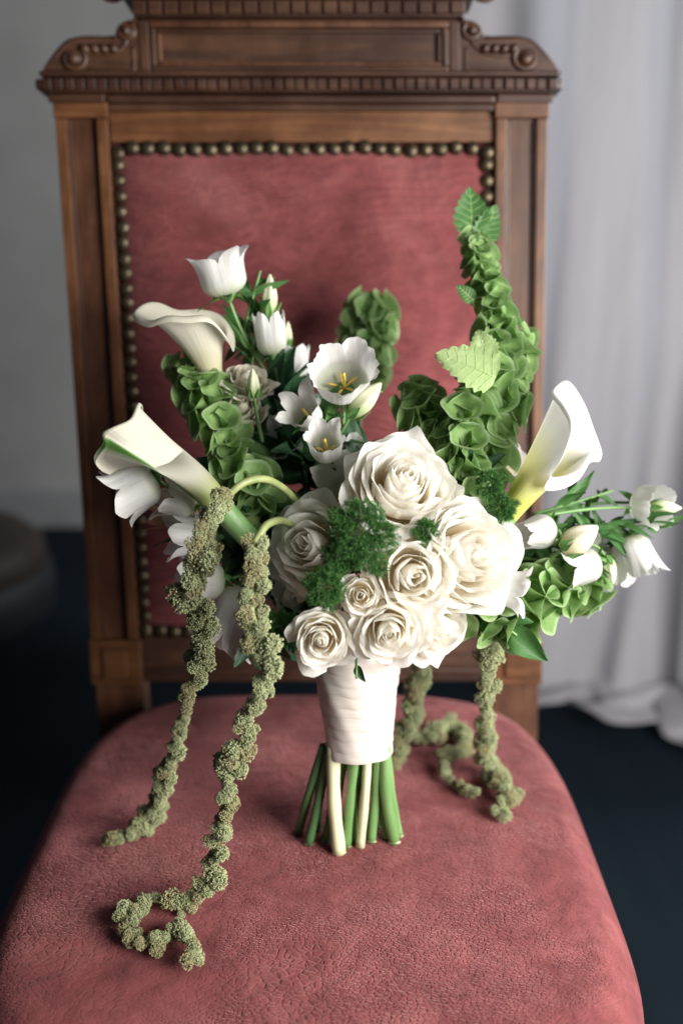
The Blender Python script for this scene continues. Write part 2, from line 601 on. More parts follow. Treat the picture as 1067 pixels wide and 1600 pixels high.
def cup_mesh(seed):
    """one shell-like green cup of bells of Ireland, unit size, base at origin, mouth +Z"""
    rs = np.random.RandomState(seed)
    nu, nv = 30, 11
    th = np.linspace(0, 2 * pi, nu + 1)[None, :]
    s = np.linspace(0, 1, nv)[:, None]
    p = rs.uniform(0, 6.28, 4)
    r = 0.12 + 0.34 * s + 0.52 * s ** 3
    r = r * (1 + 0.05 * s ** 2 * np.sin(5 * th + p[0]) + 0.12 * s * np.sin(2 * th + p[1]))
    z = 1.45 * s - 0.16 * s ** 6 + 0.16 * np.cos(th) * s ** 2 + 0.05 * s ** 3 * np.sin(3 * th + p[2])
    G = np.stack([r * np.cos(th) * (1 + 0.12 * s), r * np.sin(th), z], 2)
    return grid_mesh("calyx_cup", G, M_CALYX)


CUPS = [cup_mesh(k) for k in range(4)]


def serrated_leaf(name, parent, base, direction, up, L, W, m, seed=0, teeth=7, curl=0.15, stalk=0.0):
    rs = np.random.RandomState(seed)
    nv, nu = 57, 9
    v = np.linspace(0, 1, nv)[:, None]
    u = np.linspace(-1, 1, nu)[None, :]
    saw = ((v * teeth) % 1.0)
    w = W * 0.5 * np.sin(pi * np.clip(v * 0.985 + 0.015, 0, 1) ** 0.60) ** 0.72
    edge = 1 + 0.20 * (np.minimum(saw / 0.75, (1 - saw) / 0.25) - 0.5)
    wl = w * (1 + (edge - 1) * np.abs(u) ** 3)
    x = L * v + 0.0 * u
    y = wl * u
    z = 0.22 * wl * np.abs(u) - curl * L * v ** 2 + 0.012 * W * np.sin(2 * pi * teeth * (v - 0.30 * np.abs(u))) * np.abs(u) + 0.05 * W * np.sin(6 * v + 2 * u + seed) * np.abs(u)
    G = np.stack([x, y, z + 0 * u], 2)
    d = nrm(direction)
    zz = nrm(np.asarray(up) - (np.asarray(up) @ d) * d)
    yy = np.cross(zz, d)
    Mx = np.stack([d, yy, zz])
    o = link(name, grid_mesh(name, G @ Mx + np.asarray(base), m), parent)
    lift = np.array([0, 0, 0.00015])
    mb = MB()
    mid = (G[:, nu // 2] + lift) @ Mx + np.asarray(base)
    mb.add(*tube_geo(mid[::4], np.linspace(0.0006, 0.0002, len(mid[::4])), 5))
    for k in range(1, teeth):
        for sd in (0, nu - 1):
            pts = []
            for q in np.linspace(0, 0.93, 5):
                vv = min(1.0, (k - 0.6) / teeth + 0.16 * q)
                jj = vv * (nv - 1)
                j0 = min(int(jj), nv - 2)
                col = G[j0] * (1 - (jj - j0)) + G[j0 + 1] * (jj - j0)
                ii = nu // 2 + (sd - nu // 2) * q
                i0 = min(int(ii), nu - 2)
                pts.append((col[i0] * (1 - (ii - i0)) + col[i0 + 1] * (ii - i0) + lift) @ Mx + np.asarray(base))
            mb.add(*tube_geo(pts, np.linspace(0.00026, 0.00012, 5), 4))
    link("veins", mb.mesh("veins", M_VEIN), o)
    return o


def make_spike(label, path, s0, s1, seed=0, per=6, step=0.014, leaves=(), spread=0.9, bare=0.0):
    """a spike of bells of Ireland along path (world points, bottom to top)"""
    rs = np.random.RandomState(seed)
    P = catmull(path, 60)
    base = P[0]
    root = empty("bells_of_ireland", base, label, "flower spike", "bells of Ireland spikes of the bouquet")
    tube("stem", P - base, np.linspace(0.0026, 0.0012, 60), M_STEM, root, 8)
    seg = np.linalg.norm(np.diff(P, axis=0), axis=1)
    cum = np.concatenate([[0], np.cumsum(seg)])
    L = cum[-1]
    s = bare
    k = 0
    while s < L:
        t = s / L
        p = np.array([np.interp(s, cum, P[:, c]) for c in range(3)])
        q = np.array([np.interp(min(s + 0.004, L), cum, P[:, c]) for c in range(3)])
        ax = nrm(q - p) if s + 0.004 < L else nrm(P[-1] - P[-3])
        Fm = frame(ax, k * 0.52)
        size = (s0 + (s1 - s0) * t)
        for j in range(per):
            a = 2 * pi * j / per + rs.uniform(-0.25, 0.25)
            o = cos(a) * Fm[:, 0] + sin(a) * Fm[:, 1]
            d = nrm(o * spread + ax * rs.uniform(0.2, 0.75) + rs.normal(0, 0.2, 3))
            sc = size * rs.uniform(0.68, 1.28)
            ob = link("calyx", CUPS[rs.randint(4)], root, mat4(frame(d, rs.uniform(0, 6.28)), p - base + o * 0.001, sc))
        s += step * (1 - 0.35 * t) * rs.uniform(0.9, 1.1)
        k += 1
    for lf in leaves:
        b, d, up, LL, WW, m, sd = lf
        serrated_leaf("leaf", root, np.asarray(b) - base, d, up, LL, WW, m, sd)
    return root


def sprig_mesh(seed):
    """a tiny tuft of needles, about unit size, growing to +Z"""
    rs = np.random.RandomState(seed)
    mb = MB()
    uv = []
    for _ in range(96):
        h = rs.uniform(0, 0.75)
        a = rs.uniform(0, 6.28)
        b = np.array([rs.uniform(-0.12, 0.12), rs.uniform(-0.12, 0.12), h])
        d = nrm([cos(a) * 0.8, sin(a) * 0.8, rs.uniform(0.5, 1.4)])
        l = rs.uniform(0.28, 0.55)
        w = nrm(np.cross(d, rs.normal(0, 1, 3))) * rs.uniform(0.012, 0.021)
        w2 = np.cross(d, w) * 0.6
        mb.add([b - w * 0.5, b + w * 0.5, b + d * l * 0.6 + w + w2, b + d * l, b + d * l * 0.6 - w + w2], [(0, 1, 2, 4), (4, 2, 3)])
        uv += [(0.5, h * 0.6), (0.5, h * 0.6), (0.5, h * 0.6 + 0.25), (0.5, h * 0.6 + 0.4), (0.5, h * 0.6 + 0.25)]
    return mesh("needle_sprig", mb.v, mb.f, M_FERN, False, uv)


SPRIGS = [sprig_mesh(k) for k in range(5)]


def make_fern(label, blobs, seed=0, size=0.0050, stem_to=None):
    """a tuft of fine-needled fern; blobs: list of (centre, radius, facing, count)"""
    rs = np.random.RandomState(seed)
    base = np.asarray(blobs[0][0], float) - nrm(blobs[0][2]) * blobs[0][1] * 0.8
    root = empty("fern_tuft", base, label, "fern", "green fern tufts of the bouquet")
    for c, r, fc, n in blobs:
        fc = nrm(fc)
        M3 = frame(fc)
        for _ in range(n):
            while True:
                d = rs.normal(0, 1, 3)
                d /= np.linalg.norm(d)
                if d[2] > -0.25: break
            lump = 1 + 0.18 * sin(5 * d[0] + seed) * cos(4 * d[1] + 1)
            rr = r * lump * rs.uniform(0.5, 1.03)
            dw = M3 @ (d * np.array([1, 1, 0.75]))
            link("sprig", SPRIGS[rs.randint(5)], root,
                 mat4(frame(nrm(dw + rs.normal(0, 0.25, 3)), rs.uniform(0, 6.28)), np.asarray(c) - base + dw * rr - dw * size * 0.6, size * rs.uniform(0.7, 1.35)))
        mb, uv = MB(), []
        for _ in range(int(1.3e7 * r * r)):               # the dense inner needles
            while True:
                d = nrm(rs.normal(0, 1, 3))
                if d[2] > -0.3: break
            lump = 1 + 0.18 * sin(5 * d[0] + seed) * cos(4 * d[1] + 1)
            dw = M3 @ (d * np.array([1, 1, 0.75]))
            q = np.asarray(c) - base + dw * r * lump * rs.uniform(0.62, 1.0)
            g = nrm(dw + rs.normal(0, 0.55, 3))
            l = rs.uniform(0.0016, 0.0030)
            w = nrm(np.cross(g, rs.normal(0, 1, 3))) * rs.uniform(0.00012, 0.0002)
            mb.add([q - w * 0.6, q + w * 0.6, q + g * l * 0.6 + w, q + g * l, q + g * l * 0.6 - w], [(0, 1, 2, 4), (4, 2, 3)])
            h = rs.uniform(0, 0.8)
            uv += [(0.5, h)] * 2 + [(0.5, h + 0.1), (0.5, h + 0.2), (0.5, h + 0.1)]
        tag(link("needles", mesh("needles", mb.v, mb.f, M_FERN, False, uv), root), kind="stuff")
        for _ in range(5):
            d = M3 @ nrm(rs.normal(0, 1, 3) + np.array([0, 0, 0.8]))
            a = np.asarray(c) - base - fc * r * 0.8
            tube("twig", [a, (a + np.asarray(c) - base + d * r * 0.7) / 2, np.asarray(c) - base + d * r * 0.8], 0.0004, M_STEM, root, 4)
    return root


def ico():
    t = (1 + sqrt(5)) / 2
    v = np.array([(-1, t, 0), (1, t, 0), (-1, -t, 0), (1, -t, 0), (0, -1, t), (0, 1, t), (0, -1, -t), (0, 1, -t), (t, 0, -1), (t, 0, 1), (-t, 0, -1), (-t, 0, 1)]) / sqrt(1 + t * t)
    f = [(0, 11, 5), (0, 5, 1), (0, 1, 7), (0, 7, 10), (0, 10, 11), (1, 5, 9), (5, 11, 4), (11, 10, 2), (10, 7, 6), (7, 1, 8), (3, 9, 4), (3, 4, 2), (3, 2, 6), (3, 6, 8), (3, 8, 9), (4, 9, 5), (2, 4, 11), (6, 2, 10), (8, 6, 7), (9, 8, 1)]
    return v, f


ICO = ico()


def floret_ball(seed, m):
    """a knobbly cluster of tiny florets, unit radius"""
    rs = np.random.RandomState(seed)
    mb = MB()
    lumps = [nrm(rs.normal(0, 1, 3)) * rs.uniform(0.25, 0.45) for _ in range(6)]
    for L_ in lumps:
        for _ in range(90):
            d = nrm(rs.normal(0, 1, 3))
            c = L_ + d * 0.52 * rs.uniform(0.88, 1.06)
            s = rs.uniform(0.045, 0.075)
            st = np.array([1, 1, 1]) * s
            R3 = frame(d, rs.uniform(0, 6))
            V = (ICO[0] * np.array([s, s, s * 1.5])) @ R3.T + c
            mb.add(V, ICO[1])
    return mb.mesh("floret_cluster", m, True)


BALLS = [floret_ball(k, M_FLORET) for k in range(4)] + [floret_ball(9, M_FLORET_B)]


def make_amaranth(label, path, radii, seed=0, bare=0.0, gaps=(), stem_r=0.0016, density=1.0, rusty=0.2, stem_path=None):
    """a hanging strand: a stem strung with floret clusters; radii: strand radius along the path"""
    rs = np.random.RandomState(seed)
    P = catmull(path, 160)
    base = P[-1].copy()
    root = empty("amaranth_strand", base, label, "hanging amaranth", "hanging amaranth strands of the bouquet")
    full = P if stem_path is None else np.vstack([catmull(stem_path, 24)[:-1], P])
    nst = len(full)
    tube("stem", full - base, np.interp(np.linspace(0, 1, nst), [0, 0.13, 0.16, 1], [0.0028, 0.0026, 0.0012, 0.0008]) if stem_path is not None else np.linspace(0.002, 0.0009, nst), M_STEM_OLIVE, root, 8)
    cum = np.concatenate([[0], np.cumsum(np.linalg.norm(np.diff(P, axis=0), axis=1))])
    L = cum[-1]
    s = bare
    tt = np.linspace(0, 1, len(radii))
    while s < L:
        t = s / L
        R = float(np.interp(t, tt, radii))
        if any(a < t < b for a, b in gaps):
            s += 0.003
            continue
        p = np.array([np.interp(s, cum, P[:, c]) for c in range(3)])
        i = min(int(np.searchsorted(cum, s)), len(P) - 2)
        ax = nrm(P[i + 1] - P[max(i - 1, 0)])
        Fm = frame(ax, rs.uniform(0, 6.28))
        R *= 0.72 + 0.36 * rs.rand() + 0.14 * sin(s * 190 + seed)
        k = rs.choice([1, 2, 2, 3])
        for j in range(k):
            a = 2 * pi * j / k + rs.uniform(-0.5, 0.5)
            off = (cos(a) * Fm[:, 0] + sin(a) * Fm[:, 1]) * R * rs.uniform(0.25, 0.6)
            sc = R * rs.uniform(0.55, 0.85) * (1.15 if k == 1 else 1.0)
            bi = 4 if rs.rand() < rusty else rs.randint(4)
            q = p - base + off
            ob = link("floret_cluster", BALLS[bi], root, mat4(frame(rs.normal(0, 1, 3), rs.uniform(0, 6)), q, sc))
        s += R * rs.uniform(0.62, 1.15) / density
    return root


# === BUILD
# ------------------------------------------------------------------ setting: floor, wall, curtain
def setting_mats():
    global M_WALL, M_FLOOR, M_CURT, M_TRIM
    M_WALL = plain("wall_plaster", (0.31, 0.31, 0.30), (0.35, 0.35, 0.34), 6, 0.8, 0.2, 0.002, spec=0.2)
    M_TRIM = plain("wall_moulding_paint", (0.24, 0.245, 0.245), (0.27, 0.275, 0.275), 9, 0.6, 0.1, 0.002)
    M_FLOOR = plain("dark_floorboards", (0.004, 0.009, 0.014), (0.007, 0.013, 0.019), 9, 0.8, 0.2, 0.002, stretch=(1, 0.15, 1), spec=0.1)
    m, nt, b = new_mat("sheer_curtain")
    v = coords(nt, (1, 1, 0.1))
    n, r = noise_ramp(nt, v, 30, [(0.3, (0.56, 0.55, 0.58)), (0.7, (0.65, 0.64, 0.67))])
    nt.links.new(r.outputs["Color"], b.inputs["Base Color"])
    b.inputs["Roughness"].default_value = 0.8
    b.inputs["Specular IOR Level"].default_value = 0.1
    w = nt.nodes.new("ShaderNodeTexWave")
    w.inputs["Scale"].default_value = 400
    nt.links.new(v, w.inputs["Vector"])
    bump(nt, b, w.outputs["Fac"], 0.1, 0.0005)
    tr = nt.nodes.new("ShaderNodeBsdfTranslucent")
    nt.links.new(r.outputs["Color"], tr.inputs["Color"])
    mx = nt.nodes.new("ShaderNodeMixShader")
    mx.inputs[0].default_value = 0.45
    nt.links.new(b.outputs[0], mx.inputs[1])
    nt.links.new(tr.outputs[0], mx.inputs[2])
    nt.links.new(mx.outputs[0], nt.nodes["Material Output"].inputs["Surface"])
    M_CURT = m


setting_mats()


def plain_box(name, x0, x1, y0, y1, z0, z1, m, parent=None, bev=0.0, seg=2):
    bm = bmesh.new()
    bmesh.ops.create_cube(bm, size=1)
    bmesh.ops.scale(bm, vec=(x1 - x0, y1 - y0, z1 - z0), verts=bm.verts)
    bmesh.ops.translate(bm, vec=((x0 + x1) / 2, (y0 + y1) / 2, (z0 + z1) / 2), verts=bm.verts)
    if bev:
        bmesh.ops.bevel(bm, geom=bm.edges[:], offset=bev, segments=seg, affect='EDGES', profile=0.6)
    me = bpy.data.meshes.new(name)
    bm.to_mesh(me)
    bm.free()
    me.materials.append(m)
    return link(name, me, parent)


fl = plain_box("floor", -4, 4, -3, 4, -0.05, 0, M_FLOOR)
tag(fl, "dark floor under the chair", kind="structure")
wl = plain_box("wall", -4, 4, 1.95, 2.05, 0.0, 3.0, M_WALL)
tag(wl, "plain grey wall behind the chair", kind="structure")
for z0, z1, d in ((0.0, 0.12, 0.03), ):
    plain_box("moulding", -4, 0.22, 1.95 - d, 1.949, z0, z1, M_TRIM, wl, 0.01)
plain_box("casing", 0.30, 0.42, 1.90, 1.949, 0.0, 3.0, M_TRIM, wl, 0.01)


def build_curtain():
    n, nv = 260, 60
    plan = catmull([(0.10, 1.02), (0.28, 0.93), (0.44, 0.82), (0.60, 0.70), (0.78, 0.60), (1.00, 0.52)], n)
    T = np.gradient(plan, axis=0)
    T /= np.linalg.norm(T, axis=1)[:, None]
    Nn = np.stack([T[:, 1], -T[:, 0]], 1)
    cum = np.concatenate([[0], np.cumsum(np.linalg.norm(np.diff(plan, axis=0), axis=1))])
    rows = []
    for k in range(nv):
        t = k / (nv - 1)
        z = 2.3 * (1 - t) + 0.02 * t
        wob = 0.55 * t
        a = (0.018 + 0.020 * t) * np.sin(cum * 40 + 1.5 * np.sin(cum * 7 + 2.0 * t) + 0.9 * t) + 0.05 * np.sin(cum * 15 + 0.8 + 1.6 * t) * (0.4 + 0.6 * t)
        a = a + 0.035 * t * np.sin(cum * 9 - 7 * t)
        a = a + 0.016 * np.sin(cum * 26 - 5.5 * t + 1.2) * (0.3 + t) + 0.010 * np.sin(cum * 17 + 11 * t)
        p = plan + Nn * a[:, None]
        lean = -0.10 * t * np.exp(-((cum - 0.05) / 0.25) ** 2)
        p = p + T * lean[:, None]
        hem = 0.05 * np.sin(cum * 6 + 0.5) * t ** 6 + 0.03
        rows.append(np.column_stack([p, np.full(n, z) + hem]))
    wgt = smooth01(0.30, 0.62, cum)
    for q in np.linspace(0.06, 1, 14):              # the train lying on the floor
        p = rows[nv - 1][:, :2] + Nn * (wgt * q * 0.10 + 0.02 * q)[:, None] + T * (0.05 * np.sin(9 * q + cum * 8) * q)[:, None]
        z = 0.022 + 0.022 * (1 + np.sin(cum * 30 + 6 * q)) * (1 - 0.4 * q) * (0.2 + wgt)
        rows.append(np.column_stack([p, z]))
    G = np.array(rows)
    root = empty("curtain", (0.5, 0.8, 0), "pale lilac grey curtain hanging to the floor right of the chair", "curtain")
    link("cloth", grid_mesh("curtain_cloth", G - np.array([0.5, 0.8, 0]), M_CURT), root)
    hemp = G[-1][::2] - np.array([0.5, 0.8, 0])
    tube("hem", hemp, 0.004, M_CURT, root, 6)


build_curtain()


def build_pouf():
    p = PZ(0, 950, 0.0)
    p = np.array([-0.93, 1.22, 0.0])
    root = empty("round_stool", p, "blurred low round brown stool on the dark floor behind the chair", "stool")
    mb1 = plain("stool_brown_cover", (0.022, 0.015, 0.011), (0.034, 0.023, 0.016), 14, 0.6, 0.3, 0.004)
    mb2 = plain("stool_grey_band", (0.008, 0.011, 0.014), (0.013, 0.016, 0.019), 14, 0.6, 0.3, 0.004)

    def lathe(name, prof, m, ns=48):
        th = np.linspace(0, 2 * pi, ns + 1)
        G = np.array([[(r * cos(a), r * sin(a), z) for a in th] for r, z in prof])
        link(name, grid_mesh(name, G, m), root)
    lathe("cushion", [(0.001, 0.235), (0.12, 0.232), (0.20, 0.215), (0.235, 0.185), (0.24, 0.15), (0.235, 0.13)], mb1)
    lathe("band", [(0.238, 0.132), (0.25, 0.12), (0.255, 0.08), (0.245, 0.02), (0.22, 0.0)], mb2)


build_pouf()

# ------------------------------------------------------------------ chair
REC = radians(6.7)
CX = -0.0257


def BK(x, n, s):
    """chair back: x across, n out of the back towards the sitter, s up along the back (old frame leans slightly)"""
    if s > 0.55:
        s = float(np.interp(s, [0.55, 0.592, 0.614, 0.669, 0.72], [0.55, 0.5845, 0.6015, 0.6508, 0.702]))
    return np.array([CX + x - 0.0212 * s, -n * cos(REC) + s * sin(REC), 0.45 + s * cos(REC) + n * sin(REC)])


def wood(name, dark, mid, light, axis, rough=0.38, dirt=0.5):
    m, nt, b = new_mat(name)
    sc = [70, 70, 70]
    sc[axis] = 4
    v = coords(nt, tuple(sc))
    n, r = noise_ramp(nt, v, 1.0, [(0.25, dark), (0.5, mid), (0.72, light)], 8, 0.6, 1.2)
    v2 = coords(nt, (1, 1, 1))
    n2, r2 = noise_ramp(nt, v2, 22, [(0.38, (0.35, 0.32, 0.32)), (0.62, (1, 1, 1))], 6, 0.6)
    mx = nt.nodes.new("ShaderNodeMix")
    mx.data_type = 'RGBA'
    mx.blend_type = 'MULTIPLY'
    mx.inputs["Factor"].default_value = dirt
    nt.links.new(r.outputs["Color"], mx.inputs["A"])
    nt.links.new(r2.outputs["Color"], mx.inputs["B"])
    nt.links.new(mx.outputs["Result"], b.inputs["Base Color"])
    mr = nt.nodes.new("ShaderNodeMapRange")
    mr.inputs["To Min"].default_value = rough - 0.1
    mr.inputs["To Max"].default_value = rough + 0.22
    nt.links.new(n2.outputs["Fac"], mr.inputs["Value"])
    nt.links.new(mr.outputs[0], b.inputs["Roughness"])
    bump(nt, b, n.outputs["Fac"], 0.15, 0.0006)
    return m


WD, WM, WL = (0.020, 0.0085, 0.006), (0.055, 0.023, 0.012), (0.105, 0.046, 0.021)
GD, GM, GL = (0.07, 0.025, 0.010), (0.135, 0.053, 0.019), (0.21, 0.092, 0.034)
M_WX = wood("dark_walnut_across", WD, WM, WL, 0)
M_WZ = wood("dark_walnut_upright", WD, WM, WL, 2)
M_GX = wood("golden_walnut_across", GD, GM, GL, 0, 0.36)
M_GZ = wood("golden_walnut_upright", GD, GM, GL, 2, 0.36)
M_MID = wood("red_walnut_upright", (0.045, 0.014, 0.007), (0.09, 0.034, 0.015), (0.14, 0.058, 0.025), 2, 0.4)


def velvet():
    m, nt, b = new_mat("pink_velvet")
    v = coords(nt, (1, 1, 1))
    wn = nt.nodes.new("ShaderNodeTexNoise")
    wn.inputs["Scale"].default_value = 16
    wn.inputs["Detail"].default_value = 3
    nt.links.new(v, wn.inputs["Vector"])
    warp = nt.nodes.new("ShaderNodeMix")
    warp.data_type = 'RGBA'
    warp.blend_type = 'LINEAR_LIGHT'
    warp.inputs["Factor"].default_value = 0.010
    nt.links.new(v, warp.inputs["A"])
    nt.links.new(wn.outputs["Color"], warp.inputs["B"])
    mp = nt.nodes.new("ShaderNodeMapping")
    mp.inputs["Scale"].default_value = (0.75, 1.25, 1.3)
    nt.links.new(warp.outputs["Result"], mp.inputs["Vector"])

    def vor(scale):
        t = nt.nodes.new("ShaderNodeTexVoronoi")
        t.feature = 'DISTANCE_TO_EDGE'
        t.inputs["Scale"].default_value = scale
        nt.links.new(mp.outputs["Vector"], t.inputs["Vector"])
        r = nt.nodes.new("ShaderNodeMapRange")
        r.inputs["From Max"].default_value = 0.16
        nt.links.new(t.outputs["Distance"], r.inputs["Value"])
        return r.outputs[0]
    v1, v2 = vor(190), vor(340)
    msk, mskr = noise_ramp(nt, v, 14, [(0.40, (0, 0, 0)), (0.60, (1, 1, 1))], 4)
    hm = nt.nodes.new("ShaderNodeMix")
    hm.data_type = 'FLOAT'
    nt.links.new(mskr.outputs["Color"], hm.inputs["Factor"])
    nt.links.new(v1, hm.inputs["A"])
    nt.links.new(v2, hm.inputs["B"])
    fn = nt.nodes.new("ShaderNodeTexNoise")
    fn.inputs["Scale"].default_value = 900
    fn.inputs["Detail"].default_value = 3
    nt.links.new(v, fn.inputs["Vector"])
    ad = nt.nodes.new("ShaderNodeMath")
    ad.operation = 'MULTIPLY_ADD'
    ad.inputs[1].default_value = 0.5
    nt.links.new(fn.outputs["Fac"], ad.inputs[0])
    nt.links.new(hm.outputs["Result"], ad.inputs[2])
    wv = nt.nodes.new("ShaderNodeTexWave")
    wv.inputs["Scale"].default_value = 34
    wv.inputs["Distortion"].default_value = 9
    wv.inputs["Detail"].default_value = 2
    wv.inputs["Detail Scale"].default_value = 0.6
    wv.bands_direction = 'Z'
    nt.links.new(v, wv.inputs["Vector"])
    _, mk2 = noise_ramp(nt, v, 7, [(0.42, (0.25, 0.25, 0.25)), (0.58, (1, 1, 1))], 3)
    ml = nt.nodes.new("ShaderNodeMath")
    ml.operation = 'MULTIPLY'
    nt.links.new(ad.outputs[0], ml.inputs[0])
    nt.links.new(mk2.outputs["Color"], ml.inputs[1])
    a3 = nt.nodes.new("ShaderNodeMath")
    a3.operation = 'MULTIPLY_ADD'
    a3.inputs[1].default_value = 1.1
    nt.links.new(wv.outputs["Fac"], a3.inputs[0])
    nt.links.new(ml.outputs[0], a3.inputs[2])
    bump(nt, b, a3.outputs[0], 0.75, 0.0011)
    _, c1 = noise_ramp(nt, v, 9, [(0.30, (0.125, 0.031, 0.033)), (0.50, (0.21, 0.058, 0.058)), (0.70, (0.315, 0.110, 0.105))], 9, 0.68, 0.6)
    _, c2 = noise_ramp(nt, v, 55, [(0.35, (0.62, 0.58, 0.60)), (0.55, (1, 1, 1))], 5, 0.6)
    mx = nt.nodes.new("ShaderNodeMix")
    mx.data_type = 'RGBA'
    mx.blend_type = 'MULTIPLY'
    mx.inputs["Factor"].default_value = 0.5
    nt.links.new(c1.outputs["Color"], mx.inputs["A"])
    nt.links.new(c2.outputs["Color"], mx.inputs["B"])
    nt.links.new(mx.outputs["Result"], b.inputs["Base Color"])
    b.inputs["Roughness"].default_value = 0.8
    b.inputs["Specular IOR Level"].default_value = 0.15
    b.inputs["Sheen Weight"].default_value = 0.35
    b.inputs["Sheen Roughness"].default_value = 0.4
    b.inputs["Sheen Tint"].default_value = (1.0, 0.5, 0.5, 1)
    return m


M_VELVET = velvet()
M_BRASS = plain("old_brass", (0.040, 0.031, 0.020), (0.13, 0.10, 0.060), 160, 0.42, 0.3, 0.0008)
_b = M_BRASS.node_tree.nodes["Principled BSDF"]
_b.inputs["Metallic"].default_value = 0.75

CH0 = np.array([CX, -0.25, 0.0])
chair = empty("chair", CH0, "carved wooden chair upholstered in worn pink velvet with brass nails", "chair")


def bbox(name, x0, x1, s0, s1, n0, n1, m, bev=0.0015, parent=None, seg=2):
    bm = bmesh.new()
    bmesh.ops.create_cube(bm, size=1)
    bmesh.ops.scale(bm, vec=(x1 - x0, n1 - n0, s1 - s0), verts=bm.verts)
    bmesh.ops.translate(bm, vec=((x0 + x1) / 2, (n0 + n1) / 2, (s0 + s1) / 2), verts=bm.verts)
    if bev:
        bmesh.ops.bevel(bm, geom=bm.edges[:], offset=bev, segments=seg, affect='EDGES', profile=0.6)
    for v in bm.verts:
        v.co = Vector(BK(v.co.x, v.co.y, v.co.z) - CH0)
    bmesh.ops.reverse_faces(bm, faces=bm.faces[:])
    bmesh.ops.recalc_face_normals(bm, faces=bm.faces[:])
    me = bpy.data.meshes.new(name)
    bm.to_mesh(me)
    bm.free()
    me.materials.append(m)
    return link(name, me, parent or chair)


def seat_z(x, y):
    dx, dy = abs(x + 0.024) / 0.233, abs(y + 0.255) / 0.263
    rho = (dx ** 4.0 + dy ** 4.0) ** (1 / 4.0)
    rho = min(rho, 1.0)
    return 0.456 - 0.010 * rho ** 2 - 0.030 * max(0.0, (rho - 0.84) / 0.16) ** 3


